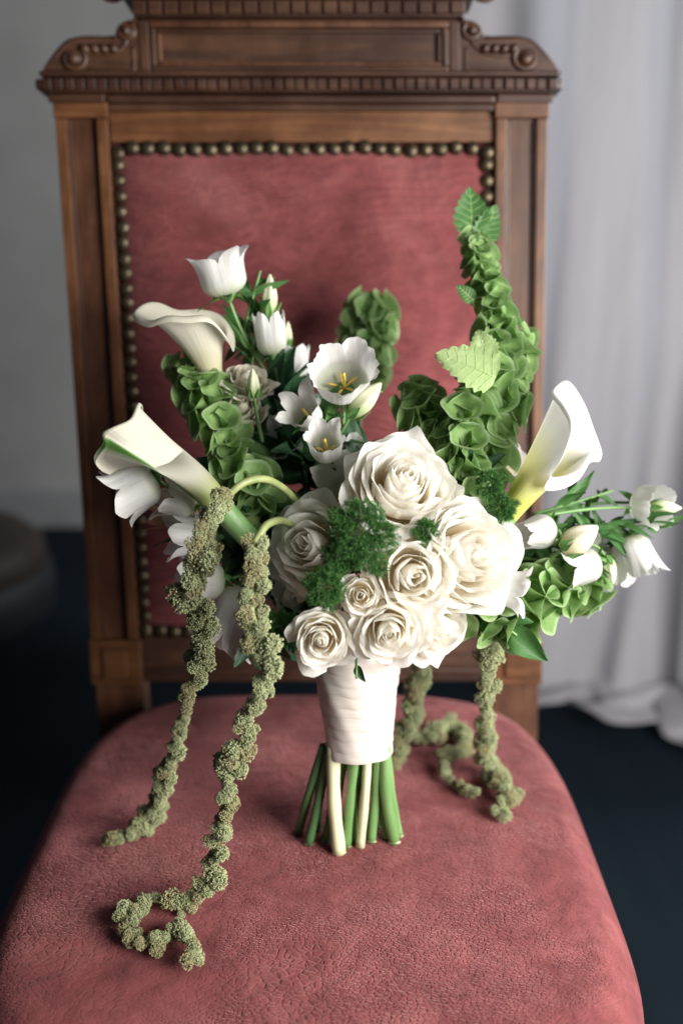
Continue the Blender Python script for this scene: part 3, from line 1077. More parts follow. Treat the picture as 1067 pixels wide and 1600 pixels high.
def build_chair():
    # posts: a slab with two raised stiles and a sunk panel between them
    for sg in (-1, 1):
        xo, xi = 0.232, 0.183
        a, b_ = (xi, xo) if sg > 0 else (-xo, -xi)
        post = bbox("post", a, b_, -0.075, 0.592, -0.030, 0.004, M_MID, 0.001)
        bbox("stile", a, a + 0.0105, 0.052, 0.566, 0.004, 0.0105, M_GZ, 0.0012, post)
        bbox("stile", b_ - 0.0105, b_, 0.052, 0.566, 0.004, 0.0105, M_GZ, 0.0012, post)
        bbox("capital", a - 0.001, b_ + 0.001, 0.5665, 0.5915, 0.004, 0.012, M_GX, 0.0012, post)
        bbox("capital_moulding", a - 0.004 * (sg < 0), b_ + 0.004 * (sg > 0), 0.582, 0.5915, 0.0121, 0.016, M_WX, 0.002, post)
        bbox("bead", a + 0.0106, a + 0.0135, 0.056, 0.564, 0.004, 0.0075, M_WZ, 0.0012, post)
        bbox("bead", b_ - 0.0135, b_ - 0.0106, 0.056, 0.564, 0.004, 0.0075, M_WZ, 0.0012, post)
        bbox("plinth", a - 0.002, b_ + 0.002, 0.004, 0.0515, 0.004, 0.014, M_GX, 0.002, post)
        bbox("plinth_panel", a + 0.012, b_ - 0.012, 0.012, 0.044, 0.0141, 0.017, M_GX, 0.002, post)
        # the post goes on to the floor as the back leg
        top = BK((a + b_) / 2, -0.012, -0.074)
        foot = np.array([top[0], top[1] + 0.03, 0.0])
        V = []
        for t in np.linspace(0, 1, 6):
            c = top * (1 - t) + foot * t - CH0
            h = 0.0235 - 0.006 * t
            V += [c + np.array(q) * np.array([h, h * 0.8, 0]) for q in ((-1, -1, 0), (1, -1, 0), (1, 1, 0), (-1, 1, 0))]
        Fs = grid_faces(6, 4, True) + [(0, 1, 2, 3), (23, 22, 21, 20)]
        link("leg", mesh("back_leg", V, Fs, M_WZ, False), chair)
    # rails
    bbox("top_rail", -0.182, 0.182, 0.543, 0.5905, -0.022, 0.0045, M_GX, 0.0012)
    bbox("rail_moulding", -0.182, 0.182, 0.5745, 0.582, 0.0046, 0.010, M_WX, 0.002)
    bbox("rail_moulding", -0.182, 0.182, 0.5822, 0.5905, 0.0046, 0.0155, M_WX, 0.003)
    bbox("bottom_rail", -0.182, 0.182, 0.004, 0.054, -0.022, 0.0045, M_WX, 0.0015)  # dark wood instead of golden: the shadow on this rail is put into its colour
    bbox("rail_moulding", -0.182, 0.182, 0.014, 0.020, 0.0046, 0.009, M_WX, 0.002)
    bbox("back_board", -0.182, 0.182, 0.0545, 0.5425, -0.020, -0.008, M_WX, 0.0)
    # lower cornice with dentils
    hw = 0.2395
    bbox("cornice", -hw + 0.004, hw - 0.004, 0.5920, 0.6075, -0.030, 0.0215, M_WX, 0.0015)
    bbox("cornice_moulding", -hw, hw, 0.6078, 0.6135, -0.032, 0.0285, M_WX, 0.0026, seg=3)
    per = 0.01015
    nd = 47
    for i in range(nd):
        x = (i - (nd - 1) / 2) * per
        e = 0.0002 * ((i * 7) % 5 - 2)
        bbox("dentil", x - 0.0043 + e, x + 0.0043 + e, 0.5935, 0.6060, 0.0216, 0.0258 + e, M_WX, 0.0009, seg=1)
    for sg in (-1, 1):
        bbox("cornice_end", sg * hw - 0.0055, sg * hw + 0.0035, 0.5935, 0.6065, -0.028, 0.024, M_WX, 0.004, seg=3)
    # crest block with a framed panel
    cb = bbox("crest", -0.148, 0.148, 0.6140, 0.669, -0.026, 0.008, M_WX, 0.001)
    bbox("pilaster", -0.1485, -0.139, 0.6142, 0.6655, 0.0081, 0.0145, M_WZ, 0.0015, cb)
    bbox("pilaster", 0.139, 0.1485, 0.6142, 0.6655, 0.0081, 0.0145, M_WZ, 0.0015, cb)
    x0, x1, s0, s1 = -0.1385, 0.1385, 0.6165, 0.6655
    bbox("panel_frame", x0, x1, s0, s0 + 0.006, 0.0081, 0.0150, M_WX, 0.002, cb)
    bbox("panel_frame", x0, x1, s1 - 0.006, s1, 0.0081, 0.0150, M_MID, 0.002, cb)
    bbox("panel_frame", x0, x0 + 0.006, s0 + 0.0061, s1 - 0.0061, 0.0081, 0.0150, M_WZ, 0.002, cb)
    bbox("panel_frame", x1 - 0.006, x1, s0 + 0.0061, s1 - 0.0061, 0.0081, 0.0150, M_WZ, 0.002, cb)
    bbox("panel_bead", x0 + 0.0065, x1 - 0.0065, s0 + 0.0065, s0 + 0.0105, 0.0081, 0.0122, M_MID, 0.0018, cb)
    bbox("panel_bead", x0 + 0.0065, x1 - 0.0065, s1 - 0.0105, s1 - 0.0065, 0.0081, 0.0122, M_WX, 0.0018, cb)
    bbox("panel_bead", x0 + 0.0065, x0 + 0.0105, s0 + 0.0107, s1 - 0.0107, 0.0081, 0.0122, M_GZ, 0.0018, cb)
    bbox("panel_bead", x1 - 0.0105, x1 - 0.0065, s0 + 0.0107, s1 - 0.0107, 0.0081, 0.0122, M_WZ, 0.0018, cb)
    # upper cornice
    bbox("cornice", -0.152, 0.152, 0.6692, 0.684, -0.028, 0.0165, M_WX, 0.0015)
    for i in range(21):
        x = (i - 10) * 0.0146
        bbox("dentil", x - 0.0064, x + 0.0064, 0.6702, 0.6815, 0.0166, 0.0212, M_WX, 0.0010, seg=1)
    bbox("cornice_moulding", -0.162, 0.162, 0.6842, 0.692, -0.030, 0.028, M_WX, 0.003, seg=3)
    # scroll brackets at both sides of the crest
    for sg in (-1, 1):
        pts = [(0.1495, 0.6142), (0.236, 0.6142), (0.2405, 0.6165), (0.2375, 0.6215), (0.2330, 0.6270), (0.2260, 0.6345), (0.2190, 0.6430), (0.2110, 0.6475), (0.2010, 0.6488), (0.1820, 0.6480), (0.1720, 0.6483),
               (0.1695, 0.6530), (0.1680, 0.6590), (0.1650, 0.6640), (0.1600, 0.6672), (0.1545, 0.6680), (0.1495, 0.6665)]
        V, nP = [], len(pts)
        ring = catmull_closed([(p[0], p[1]) for p in pts], 110)
        cen = ring.mean(0)
        nP = len(ring)
        for inset, n in ((0.0, -0.022), (0.0, 0.008), (0.012, 0.0115), (0.03, 0.013)):
            for x, s in ring:
                xx, ss = x + (cen[0] - x) * inset, s + (cen[1] - s) * inset * 2.5
                V.append(BK(sg * xx, n, ss) - CH0)
        Fs = grid_faces(4, nP, True) + [tuple(range(nP)), tuple(3 * nP + k for k in range(nP))]
        br = link("scroll_bracket", mesh("scroll_bracket", V, Fs, M_WX, False), chair)
        # rounded top roll
        top = catmull([BK(sg * x, 0.004, s) - CH0 for x, s in ((0.2395, 0.6165), (0.233, 0.6262), (0.2185, 0.6425), (0.2095, 0.6465), (0.198, 0.6474), (0.180, 0.6466), (0.1725, 0.6466))], 40)
        tube("scroll_edge", top, np.linspace(0.0040, 0.0072, 40), M_WX, br, 12)
        # volutes
        for cx_, cs, r0, turns, rr in ((0.2100, 0.6290, 0.0118, 1.3, 0.0032), (0.1600, 0.6560, 0.0085, 1.5, 0.0028)):
            a = np.linspace(0, turns * 2 * pi, 46)
            r = r0 * (1 - 0.62 * a / a[-1])
            pth = [BK(sg * (cx_ + rk * cos(ak + 2.2)), 0.0135, cs + rk * sin(ak + 2.2)) - CH0 for rk, ak in zip(r, a)]
            tube("volute", pth, np.linspace(rr, rr * 0.8, 46), M_WX, br, 8)
            V, Fs = tube_geo([BK(sg * cx_, q, cs) - CH0 for q in (0.012, 0.016, 0.0185, 0.0192)], [r0 * 0.5, r0 * 0.5, r0 * 0.38, r0 * 0.1], 16)
            link("boss", mesh("boss", V, Fs, M_WX), br)
        # leaf flutes and the framed base strip
        for k in range(4):
            xs = 0.1985 - k * 0.0088
            pth = catmull([BK(sg * (xs + 0.004), 0.0125, 0.6425) - CH0, BK(sg * xs, 0.0150, 0.6385) - CH0, BK(sg * (xs - 0.0045), 0.0130, 0.6350) - CH0], 10)
            tube("leaf_flute", pth, [0.0010, 0.0024, 0.0034, 0.0040, 0.0041, 0.0040, 0.0036, 0.0028, 0.0018, 0.0008], M_WX, br, 8)
        pth = catmull([BK(sg * x, 0.0130, s) - CH0 for x, s in ((0.196, 0.6180), (0.180, 0.6175), (0.1575, 0.6175), (0.1545, 0.6210), (0.1545, 0.6400))], 30)
        tube("scroll_edge", pth, 0.0017, M_WX, br, 8)
        pth = catmull([BK(sg * x, 0.0130, s) - CH0 for x, s in ((0.1995, 0.6345), (0.188, 0.6318), (0.172, 0.6345), (0.1625, 0.6420), (0.1585, 0.6500))], 30)
        tube("scroll_edge", pth, np.linspace(0.0012, 0.0024, 30), M_WX, br, 8)
    for sg in (-1, 1):
        V, Fs = tube_geo(catmull([BK(sg * 0.158, 0.0, 0.712) - CH0, BK(sg * 0.166, 0.002, 0.6925) - CH0, BK(sg * 0.178, 0.0, 0.6905) - CH0, BK(sg * 0.188, 0.0, 0.700) - CH0], 20), np.linspace(0.006, 0.003, 20), 10)
        link("crest_ornament", mesh("crest_ornament", V, Fs, M_MID), chair)
    # padded back
    nx, ns = 49, 61
    X, S = np.meshgrid(np.linspace(-0.1815, 0.1815, nx), np.linspace(0.0555, 0.5425, ns))
    bx, bs = np.abs(X) / 0.1815, np.abs(S - 0.299) / 0.2435
    h = -0.004 + 0.030 * np.clip(1 - bx ** 4, 0, 1) ** 0.7 * np.clip(1 - bs ** 5, 0, 1) ** 0.7
    h = h + 0.0012 * np.sin(X * 40 + 3 * S) * np.sin(S * 28)
    G = np.stack([BK(x, n, s) - CH0 for x, n, s in zip(X.ravel(), h.ravel(), S.ravel())]).reshape(ns, nx, 3)
    link("back_upholstery", grid_mesh("back_upholstery", G, M_VELVET), chair)
    # gimp braid and the brass nails round the upholstery
    prof = [(0.0, -0.25), (0.35, -0.02), (0.75, 0.0), (0.97, 0.12), (1.0, 0.32), (0.9, 0.58), (0.65, 0.82), (0.33, 0.96), (0.0, 1.0)]
    th = np.linspace(0, 2 * pi, 19)
    r = 0.0071
    G = np.array([[(q * r * cos(a), q * r * sin(a), z * r * 0.85) for a in th] for q, z in prof])
    me = grid_mesh("brass_nail", G, M_BRASS)
    nvec = nrm(BK(0, 1, 0) - BK(0, 0, 0))
    rs = np.random.RandomState(4)
    spots = []
    for i in range(25):
        x = (i - 12) * 0.01465
        spots.append((x, 0.5365 - 0.0035 * (abs(i - 12) > 11) + 0.0012 * sin(i * 0.9)))
    for i in range(33):
        s = 0.522 - i * 0.0144
        for sg in (-1, 1):
            spots.append((sg * (0.1755 + rs.uniform(-0.0008, 0.0008)), s))
    for i in range(25):
        spots.append(((i - 12) * 0.01465, 0.0590))
    for x, s in spots:
        p = BK(x + rs.uniform(-0.0006, 0.0006), 0.0035, s + rs.uniform(-0.0006, 0.0006)) - CH0
        link("brass_nail", me, chair, mat4(frame(nrm(nvec + rs.normal(0, 0.06, 3)), rs.uniform(0, 6)), p, rs.uniform(0.94, 1.05)))
    # seat
    nth, nr = 120, 46
    V = []
    th = np.linspace(0, 2 * pi, nth, endpoint=False)
    ce, se = np.cos(th), np.sin(th)
    ox = 0.233 * np.sign(ce) * np.abs(ce) ** (2 / 4.0)
    oy = 0.263 * np.sign(se) * np.abs(se) ** (2 / 4.0)
    rho = np.concatenate([np.linspace(0.02, 0.8, 26), np.linspace(0.815, 1.0, 20)])
    rows = []
    for q in rho:
        z = 0.456 - 0.010 * q ** 2 - 0.030 * max(0.0, (q - 0.84) / 0.16) ** 3
        zz = z + 0.0010 * np.sin(ox * q * 30 + 1) * np.sin(oy * q * 26)
        rows.append(np.column_stack([-0.024 + ox * q, -0.255 + oy * q, zz]))
    for q, z in ((1.006, 0.405), (1.008, 0.395), (1.0, 0.385), (0.985, 0.380)):
        rows.append(np.column_stack([-0.024 + ox * q, -0.255 + oy * q, np.full(nth, z)]))
    V = np.vstack(rows) - CH0
    Fs = grid_faces(len(rows), nth, True) + [tuple(range(nth - 1, -1, -1))]
    link("seat_cushion", mesh("seat_cushion", V, Fs, M_VELVET), chair)
    rows = []
    for q, z in ((0.99, 0.379), (1.0, 0.376), (1.0, 0.330), (0.99, 0.325), (0.92, 0.325)):
        rows.append(np.column_stack([-0.024 + ox * q, -0.255 + oy * q, np.full(nth, z)]))
    link("seat_rail", mesh("seat_rail", np.vstack(rows) - CH0, grid_faces(5, nth, True), M_WX), chair)
    for sg in (-1, 1):
        c = np.array([-0.024 + sg * 0.185, -0.46, 0]) - CH0
        pth = [c + np.array([0, 0, z]) for z in (0.36, 0.30, 0.285, 0.27, 0.15, 0.05, 0.03, 0.0)]
        tube("leg", pth, [0.024, 0.024, 0.018, 0.023, 0.019, 0.014, 0.018, 0.015], M_WZ, chair, 16)


build_chair()


# ------------------------------------------------------------------ bouquet: handle
def on_seat(px, py, h):
    """point h above the seat, seen at px, py"""
    z = 0.45 + h
    for _ in range(6):
        p = PZ(px, py, z)
        z = seat_z(p[0], p[1]) + h
    return PZ(px, py, z)


def satin():
    m, nt, b = new_mat("satin_ribbon")
    v = coords(nt, (4, 4, 60))
    n, r = noise_ramp(nt, v, 6, [(0.3, (0.62, 0.555, 0.49)), (0.7, (0.72, 0.655, 0.59))], 5)
    nt.links.new(r.outputs["Color"], b.inputs["Base Color"])
    b.inputs["Roughness"].default_value = 0.26
    b.inputs["Sheen Weight"].default_value = 0.3
    b.inputs["Anisotropic"].default_value = 0.5
    b.inputs["Coat Weight"].default_value = 0.5
    b.inputs["Coat Roughness"].default_value = 0.3
    bump(nt, b, n.outputs["Fac"], 0.25, 0.001)
    return m


M_SATIN = satin()
W1, W0 = PX(556, 1012, 0.742), PX(560, 1173, 0.757)


def build_wrap():
    ax = nrm(W1 - W0)
    L = np.linalg.norm(W1 - W0)
    root = empty("bouquet_handle", W0, "bouquet handle of cut stems bound in pale satin ribbon, standing on the seat", "bouquet handle")
    e1 = nrm(RT - (RT @ ax) * ax)
    e2 = np.cross(ax, e1)
    nb = 9
    rs = np.random.RandomState(2)
    th = np.linspace(0, 2 * pi, 65)
    for k in range(nb):
        t0, t1 = k / nb - 0.035, (k + 1) / nb + 0.03
        ta, tb = rs.uniform(-0.0022, 0.0022, 2)
        rows = []
        for j, q in enumerate(np.linspace(0, 1, 9)):
            t = t0 + (t1 - t0) * q
            r = 0.0246 + 0.0068 * smooth01(0.0, 1, t) - 0.0009 * q + 0.0003 * sin(pi * q) + 0.0011
            if j in (0,): r -= 0.0006
            z = t * L + ta * np.cos(th) + tb * np.sin(th)
            rr = r * (1 + 0.025 * np.sin(3 * th + 1.0) + 0.012 * np.sin(7 * th + k) + 0.006 * np.sin(13 * th + 2 * k + 4 * q))
            rows.append([ax * z[i] + e1 * rr[i] * cos(th[i]) + e2 * rr[i] * sin(th[i]) * 0.9 for i in range(65)])
        link("ribbon_turn", grid_mesh("ribbon_turn", np.array(rows), M_SATIN), root)
    return root


HANDLE = build_wrap()

STEMS = [  # top px, bottom px, bottom depth shift, radius, material, words
    (521, 530, 1332, 0.000, 0.0052, M_STEM_PALE, "thick cream cut stem, the frontmost of the bouquet's stems"),
    (556, 541, 1322, -0.006, 0.0036, M_STEM, "green cut stem crossing in front of the thick cream stem"),
    (575, 563, 1322, 0.000, 0.0034, M_STEM_PALE, "slim straw-coloured cut stem in the middle of the bundle"),
    (592, 580, 1314, 0.004, 0.0038, M_STEM, "green cut stem just right of the straw-coloured stem"),
    (600, 616, 1316, 0.004, 0.0046, M_STEM, "light green cut stem at the right edge of the bundle"),
    (588, 604, 1308, 0.012, 0.0030, M_STEM, "thin green cut stem tucked beside the rightmost stem"),
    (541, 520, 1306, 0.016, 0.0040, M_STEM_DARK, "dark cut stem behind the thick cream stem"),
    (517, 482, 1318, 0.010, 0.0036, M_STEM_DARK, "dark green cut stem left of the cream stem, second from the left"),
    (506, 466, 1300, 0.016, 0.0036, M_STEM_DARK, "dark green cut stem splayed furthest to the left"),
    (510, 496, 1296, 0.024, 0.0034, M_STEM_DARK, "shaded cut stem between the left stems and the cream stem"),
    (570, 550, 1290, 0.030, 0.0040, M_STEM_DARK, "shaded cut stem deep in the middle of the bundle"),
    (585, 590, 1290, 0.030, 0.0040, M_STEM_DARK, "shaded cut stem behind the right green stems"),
    (548, 553, 1312, 0.008, 0.0033, M_STEM, "green cut stem between the crossing stem and the straw-coloured stem"),
    (582, 571, 1306, 0.016, 0.0033, M_STEM, "green cut stem half hidden behind the middle of the bundle"),
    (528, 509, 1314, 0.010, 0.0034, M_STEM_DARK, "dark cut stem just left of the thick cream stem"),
    (604, 624, 1306, 0.014, 0.0030, M_STEM, "thin green cut stem at the far right of the bundle"),
]
for i, (tx, bx_, by_, dd, r, m, lab) in enumerate(STEMS):
    foot = on_seat(bx_, by_, 0.0005) + np.array([0, 0, 0])
    top = PX(tx, 1165, 0.742 + dd * 0.5 + 0.004)
    root = HANDLE
    rs = np.random.RandomState(i + 50)
    mid = (foot + top) / 2 + rs.normal(0, 0.0012, 3)
    P = catmull([foot, mid, top], 14) - W0
    rad = np.full(14, r) * (1 + 0.05 * np.sin(np.arange(14) * 1.3 + i))
    o = tube("stem", P, rad, m, root, 12)
    o["label"] = lab
    V, Fs = tube_geo([P[0] + np.array([0, -0.0006, -0.0004]), P[0] + (P[1] - P[0]) * 0.08], [r * 1.02, r * 1.04], 12)
    link("cut_end", mesh("cut_end", V, Fs, M_STEM_PALE, False), o)

# ------------------------------------------------------------------ bouquet: flowers
HUB = PX(556, 985, 0.735)          # where the stems come together

make_rose("rose", "largest white rose, fully open, at the top centre of the bouquet", PX(632, 752, 0.672), DIR(0.16, 0.42, 0.85), 0.0345, 36, 3, 1.0, 6, 0.2, squash=0.95)
make_rose("rose", "big open white rose turned to the right, beside the yellow-throated calla", PX(738, 868, 0.668), DIR(0.38, 0.10, 0.9), 0.0360, 36, 14, 1.0, 5, 1.1)
make_rose("rose", "shaded white rose at the left, half behind the fern tuft", PX(482, 852, 0.690), DIR(-0.36, 0.12, 0.9), 0.0300, 24, 21, 0.9, 6, 0.5)
make_rose("rose", "cupped white rose in the centre, below the fern and left of the big right rose", PX(646, 900, 0.650), DIR(0.12, -0.02, 1.0), 0.0285, 23, 71, 0.95, 4, 0.9)
make_rose("rose", "smallest white rose bud opening between the fern and the lower roses", PX(563, 930, 0.646), DIR(-0.05, 0.05, 1.0), 0.0128, 18, 33, 0.8, 4, 0.4)
make_rose("rose", "small white rose at the lower left, above the ribbon's left edge", PX(502, 1000, 0.652), DIR(-0.04, -0.06, 1.0), 0.0187, 27, 27, 0.95, 5, 2.0)
make_rose("rose", "white rose with a ruffled heart at the bottom centre over the ribbon", PX(609, 988, 0.648), DIR(0.02, -0.16, 1.0), 0.0220, 27, 41, 1.0, 6, 0.7)
make_rose("rose", "white rose turned down to the right, half behind the bottom centre rose", PX(684, 985, 0.676), DIR(0.50, -0.32, 0.75), 0.0260, 22, 55, 1.0, 6, 0.1)
make_rose("rose", "loose white petals of a rose peeping out under the shaded left rose", PX(468, 925, 0.715), DIR(-0.55, -0.25, 0.8), 0.0260, 14, 58, 1.0, 6, 0.1)
make_rose("small_rose", "ruffled cream blossom right of the upper left calla", PX(385, 590, 0.755), DIR(0.12, 0.75, 0.6), 0.0190, 20, 61, 1.0, 6, 0.3, M_ROSE_CREAM, "cream lisianthus blossoms", 0.85, "flower")
make_rose("small_rose", "closed cream blossom just under the ruffled cream blossom", PX(380, 632, 0.750), DIR(0.05, 0.45, 0.8), 0.0155, 16, 64, 0.25, 2, 0.3, M_ROSE_CREAM, "cream lisianthus blossoms", 1.1, "flower")
make_rose("small_rose", "blurred ruffled white blossom behind the base of the right calla", PX(792, 712, 0.790), DIR(0.1, 0.4, 0.8), 0.0150, 16, 67, 1.1, 5, 0.6, M_ROSE, "blurred white blossoms at the right", 0.8, "flower")
make_rose("small_rose", "little blurred white blossom under the green spike, against the post", PX(780, 656, 0.810), DIR(0.1, 0.8, 0.5), 0.0105, 10, 69, 1.1, 4, 0.6, M_ROSE, "blurred white blossoms at the right", 0.8, "flower")


def mouth(px, py, d, face, L):
    return PX(px, py, d) - face * L * 0.85


B = make_bell
f = DIR(-0.25, 0.95, 0.30)
B("white bell cup standing highest at the upper left", PX(356, 462, 0.770), f, 0.036, 0.0175, 0.0185, 0.007, 0.30, 1, stem_to=PX(425, 600, 0.79), sep=1.1)
B("narrow upright white bell under the striped green bud", PX(427, 556, 0.775), DIR(-0.12, 1, 0.1), 0.034, 0.0115, 0.0118, 0.0005, 0.32, 2, stamen=False, stem_to=PX(450, 640, 0.79), sep=0.8)
B("shaded narrow white bell right of the upright one, against the velvet", PX(460, 605, 0.80), DIR(0.0, 1, 0.1), 0.034, 0.0105, 0.0112, 0.0005, 0.22, 3, stamen=False, stem_to=PX(470, 700, 0.80), sep=0.6)
f = DIR(-0.04, 0.52, 0.85)
B("wide open white bell showing its yellow pistil, above the other open bells", mouth(535, 575, 0.705, f, 0.030), f, 0.030, 0.0190, 0.0212, 0.0045, 0.14, 4, 0.3, stem_to=PX(530, 740, 0.76), sep=1.2, ripple=0.02)
f = DIR(-0.38, 0.42, 0.80)
B("star-lobed white bell left of the small pale cup", mouth(466, 634, 0.710, f, 0.028), f, 0.028, 0.0115, 0.0130, 0.0065, 0.36, 5, 0.8, stem_to=PX(500, 760, 0.76))
f = DIR(-0.05, 0.48, 0.85)
B("small white cup with one pale pistil above the largest rose's left side", mouth(507, 680, 0.692, f, 0.030), f, 0.030, 0.0115, 0.0122, 0.0028, 0.26, 6, 1.4, stem_to=PX(510, 800, 0.75))
f = DIR(-0.35, 0.30, 0.85)
B("shaded open bell deep between the left leaves and the star-lobed bell", mouth(436, 683, 0.755, f, 0.030), f, 0.030, 0.013, 0.0145, 0.007, 0.34, 7, 0.2, stem_to=PX(480, 790, 0.77))
f = DIR(-0.45, 0.38, 0.80)
B("half hidden white cup tucked behind the largest rose's left edge", mouth(526, 752, 0.700, f, 0.032), f, 0.032, 0.0165, 0.018, 0.004, 0.28, 8, 0.9, stem_to=PX(540, 850, 0.75))
f = DIR(0.10, 0.45, 0.8)
B("pale bell half hidden between the small white cup and the largest rose", mouth(550, 712, 0.735, f, 0.028), f, 0.028, 0.0125, 0.0135, 0.004, 0.3, 21, 0.6, stem_to=PX(550, 820, 0.76), stamen=False)
f = DIR(-0.6, 0.2, 0.7)
B("dim white bell right of the nearest amaranth strand, under the shaded left rose", mouth(430, 925, 0.735, f, 0.03), f, 0.030, 0.0125, 0.0140, 0.006, 0.34, 22, 0.6, stem_to=PX(480, 940, 0.75), stamen=False)
f = DIR(0.75, 0.25, 0.5)
B("small white bell between the cream bud and the tip of the right spray", mouth(942, 845, 0.765, f, 0.024), f, 0.024, 0.0095, 0.0100, 0.002, 0.3, 23, 0.6, stem_to=PX(870, 860, 0.77), stamen=False, sep=0.8)
B("drooping white bell furthest left, below the green-striped calla", PX(243, 742, 0.700), DIR(-0.84, -0.50, 0.10), 0.036, 0.0175, 0.0180, 0.004, 0.30, 9, 0.4, stem_to=PX(330, 770, 0.73), stamen=False, sep=0.7)
B("white star-tipped bell just right of the drooping left bell", PX(305, 790, 0.712), DIR(-0.92, 0.32, 0.36), 0.029, 0.0120, 0.0135, 0.006, 0.40, 10, 0.2, stem_to=PX(370, 810, 0.74), sep=0.7)
B("shaded white bell pointing left behind the left amaranth strand", PX(338, 838, 0.722), DIR(-1, 0.05, 0.30), 0.038, 0.0145, 0.0150, 0.005, 0.34, 11, 0.9, stem_to=PX(400, 840, 0.75), sep=0.6)
B("wilted brown bell between the star-tipped bell and the shaded bell", PX(318, 806, 0.745), DIR(-1, -0.02, 0.15), 0.043, 0.0100, 0.0085, 0.002, 0.3, 12, 0.5, stamen=False, mat=M_BROWN_PETAL, stem_to=PX(380, 820, 0.75), sep=0.6)
B("dim white bell mostly covered by the left amaranth strand", PX(352, 905, 0.735), DIR(-1, -0.06, 0.25), 0.037, 0.0150, 0.0165, 0.006, 0.40, 13, 0.1, stem_to=PX(410, 880, 0.75), sep=0.6)
B("long white bell hanging down between the two left amaranth strands", PX(382, 915, 0.735), DIR(-0.40, -1, 0.05), 0.056, 0.0160, 0.0150, 0.010, 0.34, 14, 0.7, stem_to=PX(430, 860, 0.75), stamen=False, sep=0.6)
B("white bell right of the big right rose, below the calla's stalk", PX(862, 826, 0.745), DIR(-0.70, -0.15, 0.35), 0.031, 0.0130, 0.0100, 0.0, 0.26, 15, 0.4, stamen=False, stem_to=PX(880, 870, 0.76), sep=0.7)
B("white bell leaning left among the right-hand leaves under the cream bud", PX(936, 878, 0.745), DIR(-0.90, -0.22, 0.15), 0.033, 0.0135, 0.0140, 0.004, 0.3, 16, 0.4, stamen=False, stem_to=PX(880, 850, 0.76), sep=0.7)
B("white bell at the tip of the right spray behind the pointed bud", PX(992, 786, 0.772), DIR(0.55, -0.12, 0.65), 0.026, 0.0150, 0.0160, 0.002, 0.22, 17, 0.9, stamen=False, stem_to=PX(835, 808, 0.75), sep=0.9)
B("white bell hanging from the lower end of the right spray", PX(978, 838, 0.770), DIR(0.30, -1, 0.25), 0.036, 0.0150, 0.0165, 0.003, 0.26, 18, 0.3, stamen=False, stem_to=PX(850, 850, 0.76), sep=0.9)
B("white bell with pointed lobes peeping out right of the big right rose", PX(772, 915, 0.700), DIR(0.95, -0.22, 0.30), 0.025, 0.0125, 0.0135, 0.005, 0.32, 19, 0.5, stamen=False, stem_to=PX(730, 920, 0.73), sep=0.5)
make_bud("striped green bud standing above the narrow upright bell", PX(421, 497, 0.785), DIR(0.02, 1, 0.1), 0.034, 0.0068, 1, PX(440, 600, 0.79))
make_bud("slim green bud leaning right behind the upper left calla", PX(392, 545, 0.785), DIR(-0.62, 0.75, 0.1), 0.034, 0.0062, 8, PX(430, 620, 0.79), M_SEPAL)
make_bud("small yellowish bud behind the narrow upright bell", PX(446, 545, 0.805), DIR(0.1, 1, 0.05), 0.022, 0.0055, 2, PX(455, 640, 0.80))
make_bud("pale furled bud right below the wide open bell", PX(546, 650, 0.718), DIR(0.62, 0.62, 0.35), 0.034, 0.0085, 3, PX(530, 740, 0.75))
make_bud("little green bud over the closed cream blossom", PX(398, 622, 0.738), DIR(-0.05, 1, 0.3), 0.022, 0.0055, 4, PX(410, 690, 0.75))
make_bud("plump cream bud in the middle of the right spray", PX(878, 860, 0.732), DIR(0.75, 0.55, 0.2), 0.031, 0.0115, 5, PX(850, 880, 0.75), M_ROSE_CREAM)
make_bud("pointed pale bud reaching furthest right", PX(1014, 792, 0.760), DIR(1, -0.04, 0.1), 0.024, 0.0062, 6, PX(850, 805, 0.75))
make_bud("green bud pointing down in the right spray", PX(946, 868, 0.750), DIR(0.2, -1, 0.2), 0.022, 0.0060, 7, PX(900, 850, 0.75))

# ------------------------------------------------------------------ calla lilies
M_CALLA = petal_mat("calla_spathe", (0.64, 0.61, 0.50), (0.62, 0.58, 0.30), 0.32, 0.42, 0.10, (0.05, 0.5), vscale=(90, 1.5, 1), bstr=0.6)
M_CALLA_Y = petal_mat("yellow_calla_spathe", (0.78, 0.77, 0.73), (0.52, 0.55, 0.14), 0.34, 0.42, 0.10, (0.22, 0.72), extra=[(0.45, (0.74, 0.72, 0.36))], vscale=(90, 1.5, 1), bstr=0.6)
M_CALLA_G = petal_mat("green_striped_calla_spathe", (0.57, 0.55, 0.45), (0.15, 0.30, 0.05), 0.30, 0.42, 0.12, (0.06, 0.50), extra=[(0.26, (0.52, 0.58, 0.20))], vscale=(90, 1.5, 1), bstr=0.6)


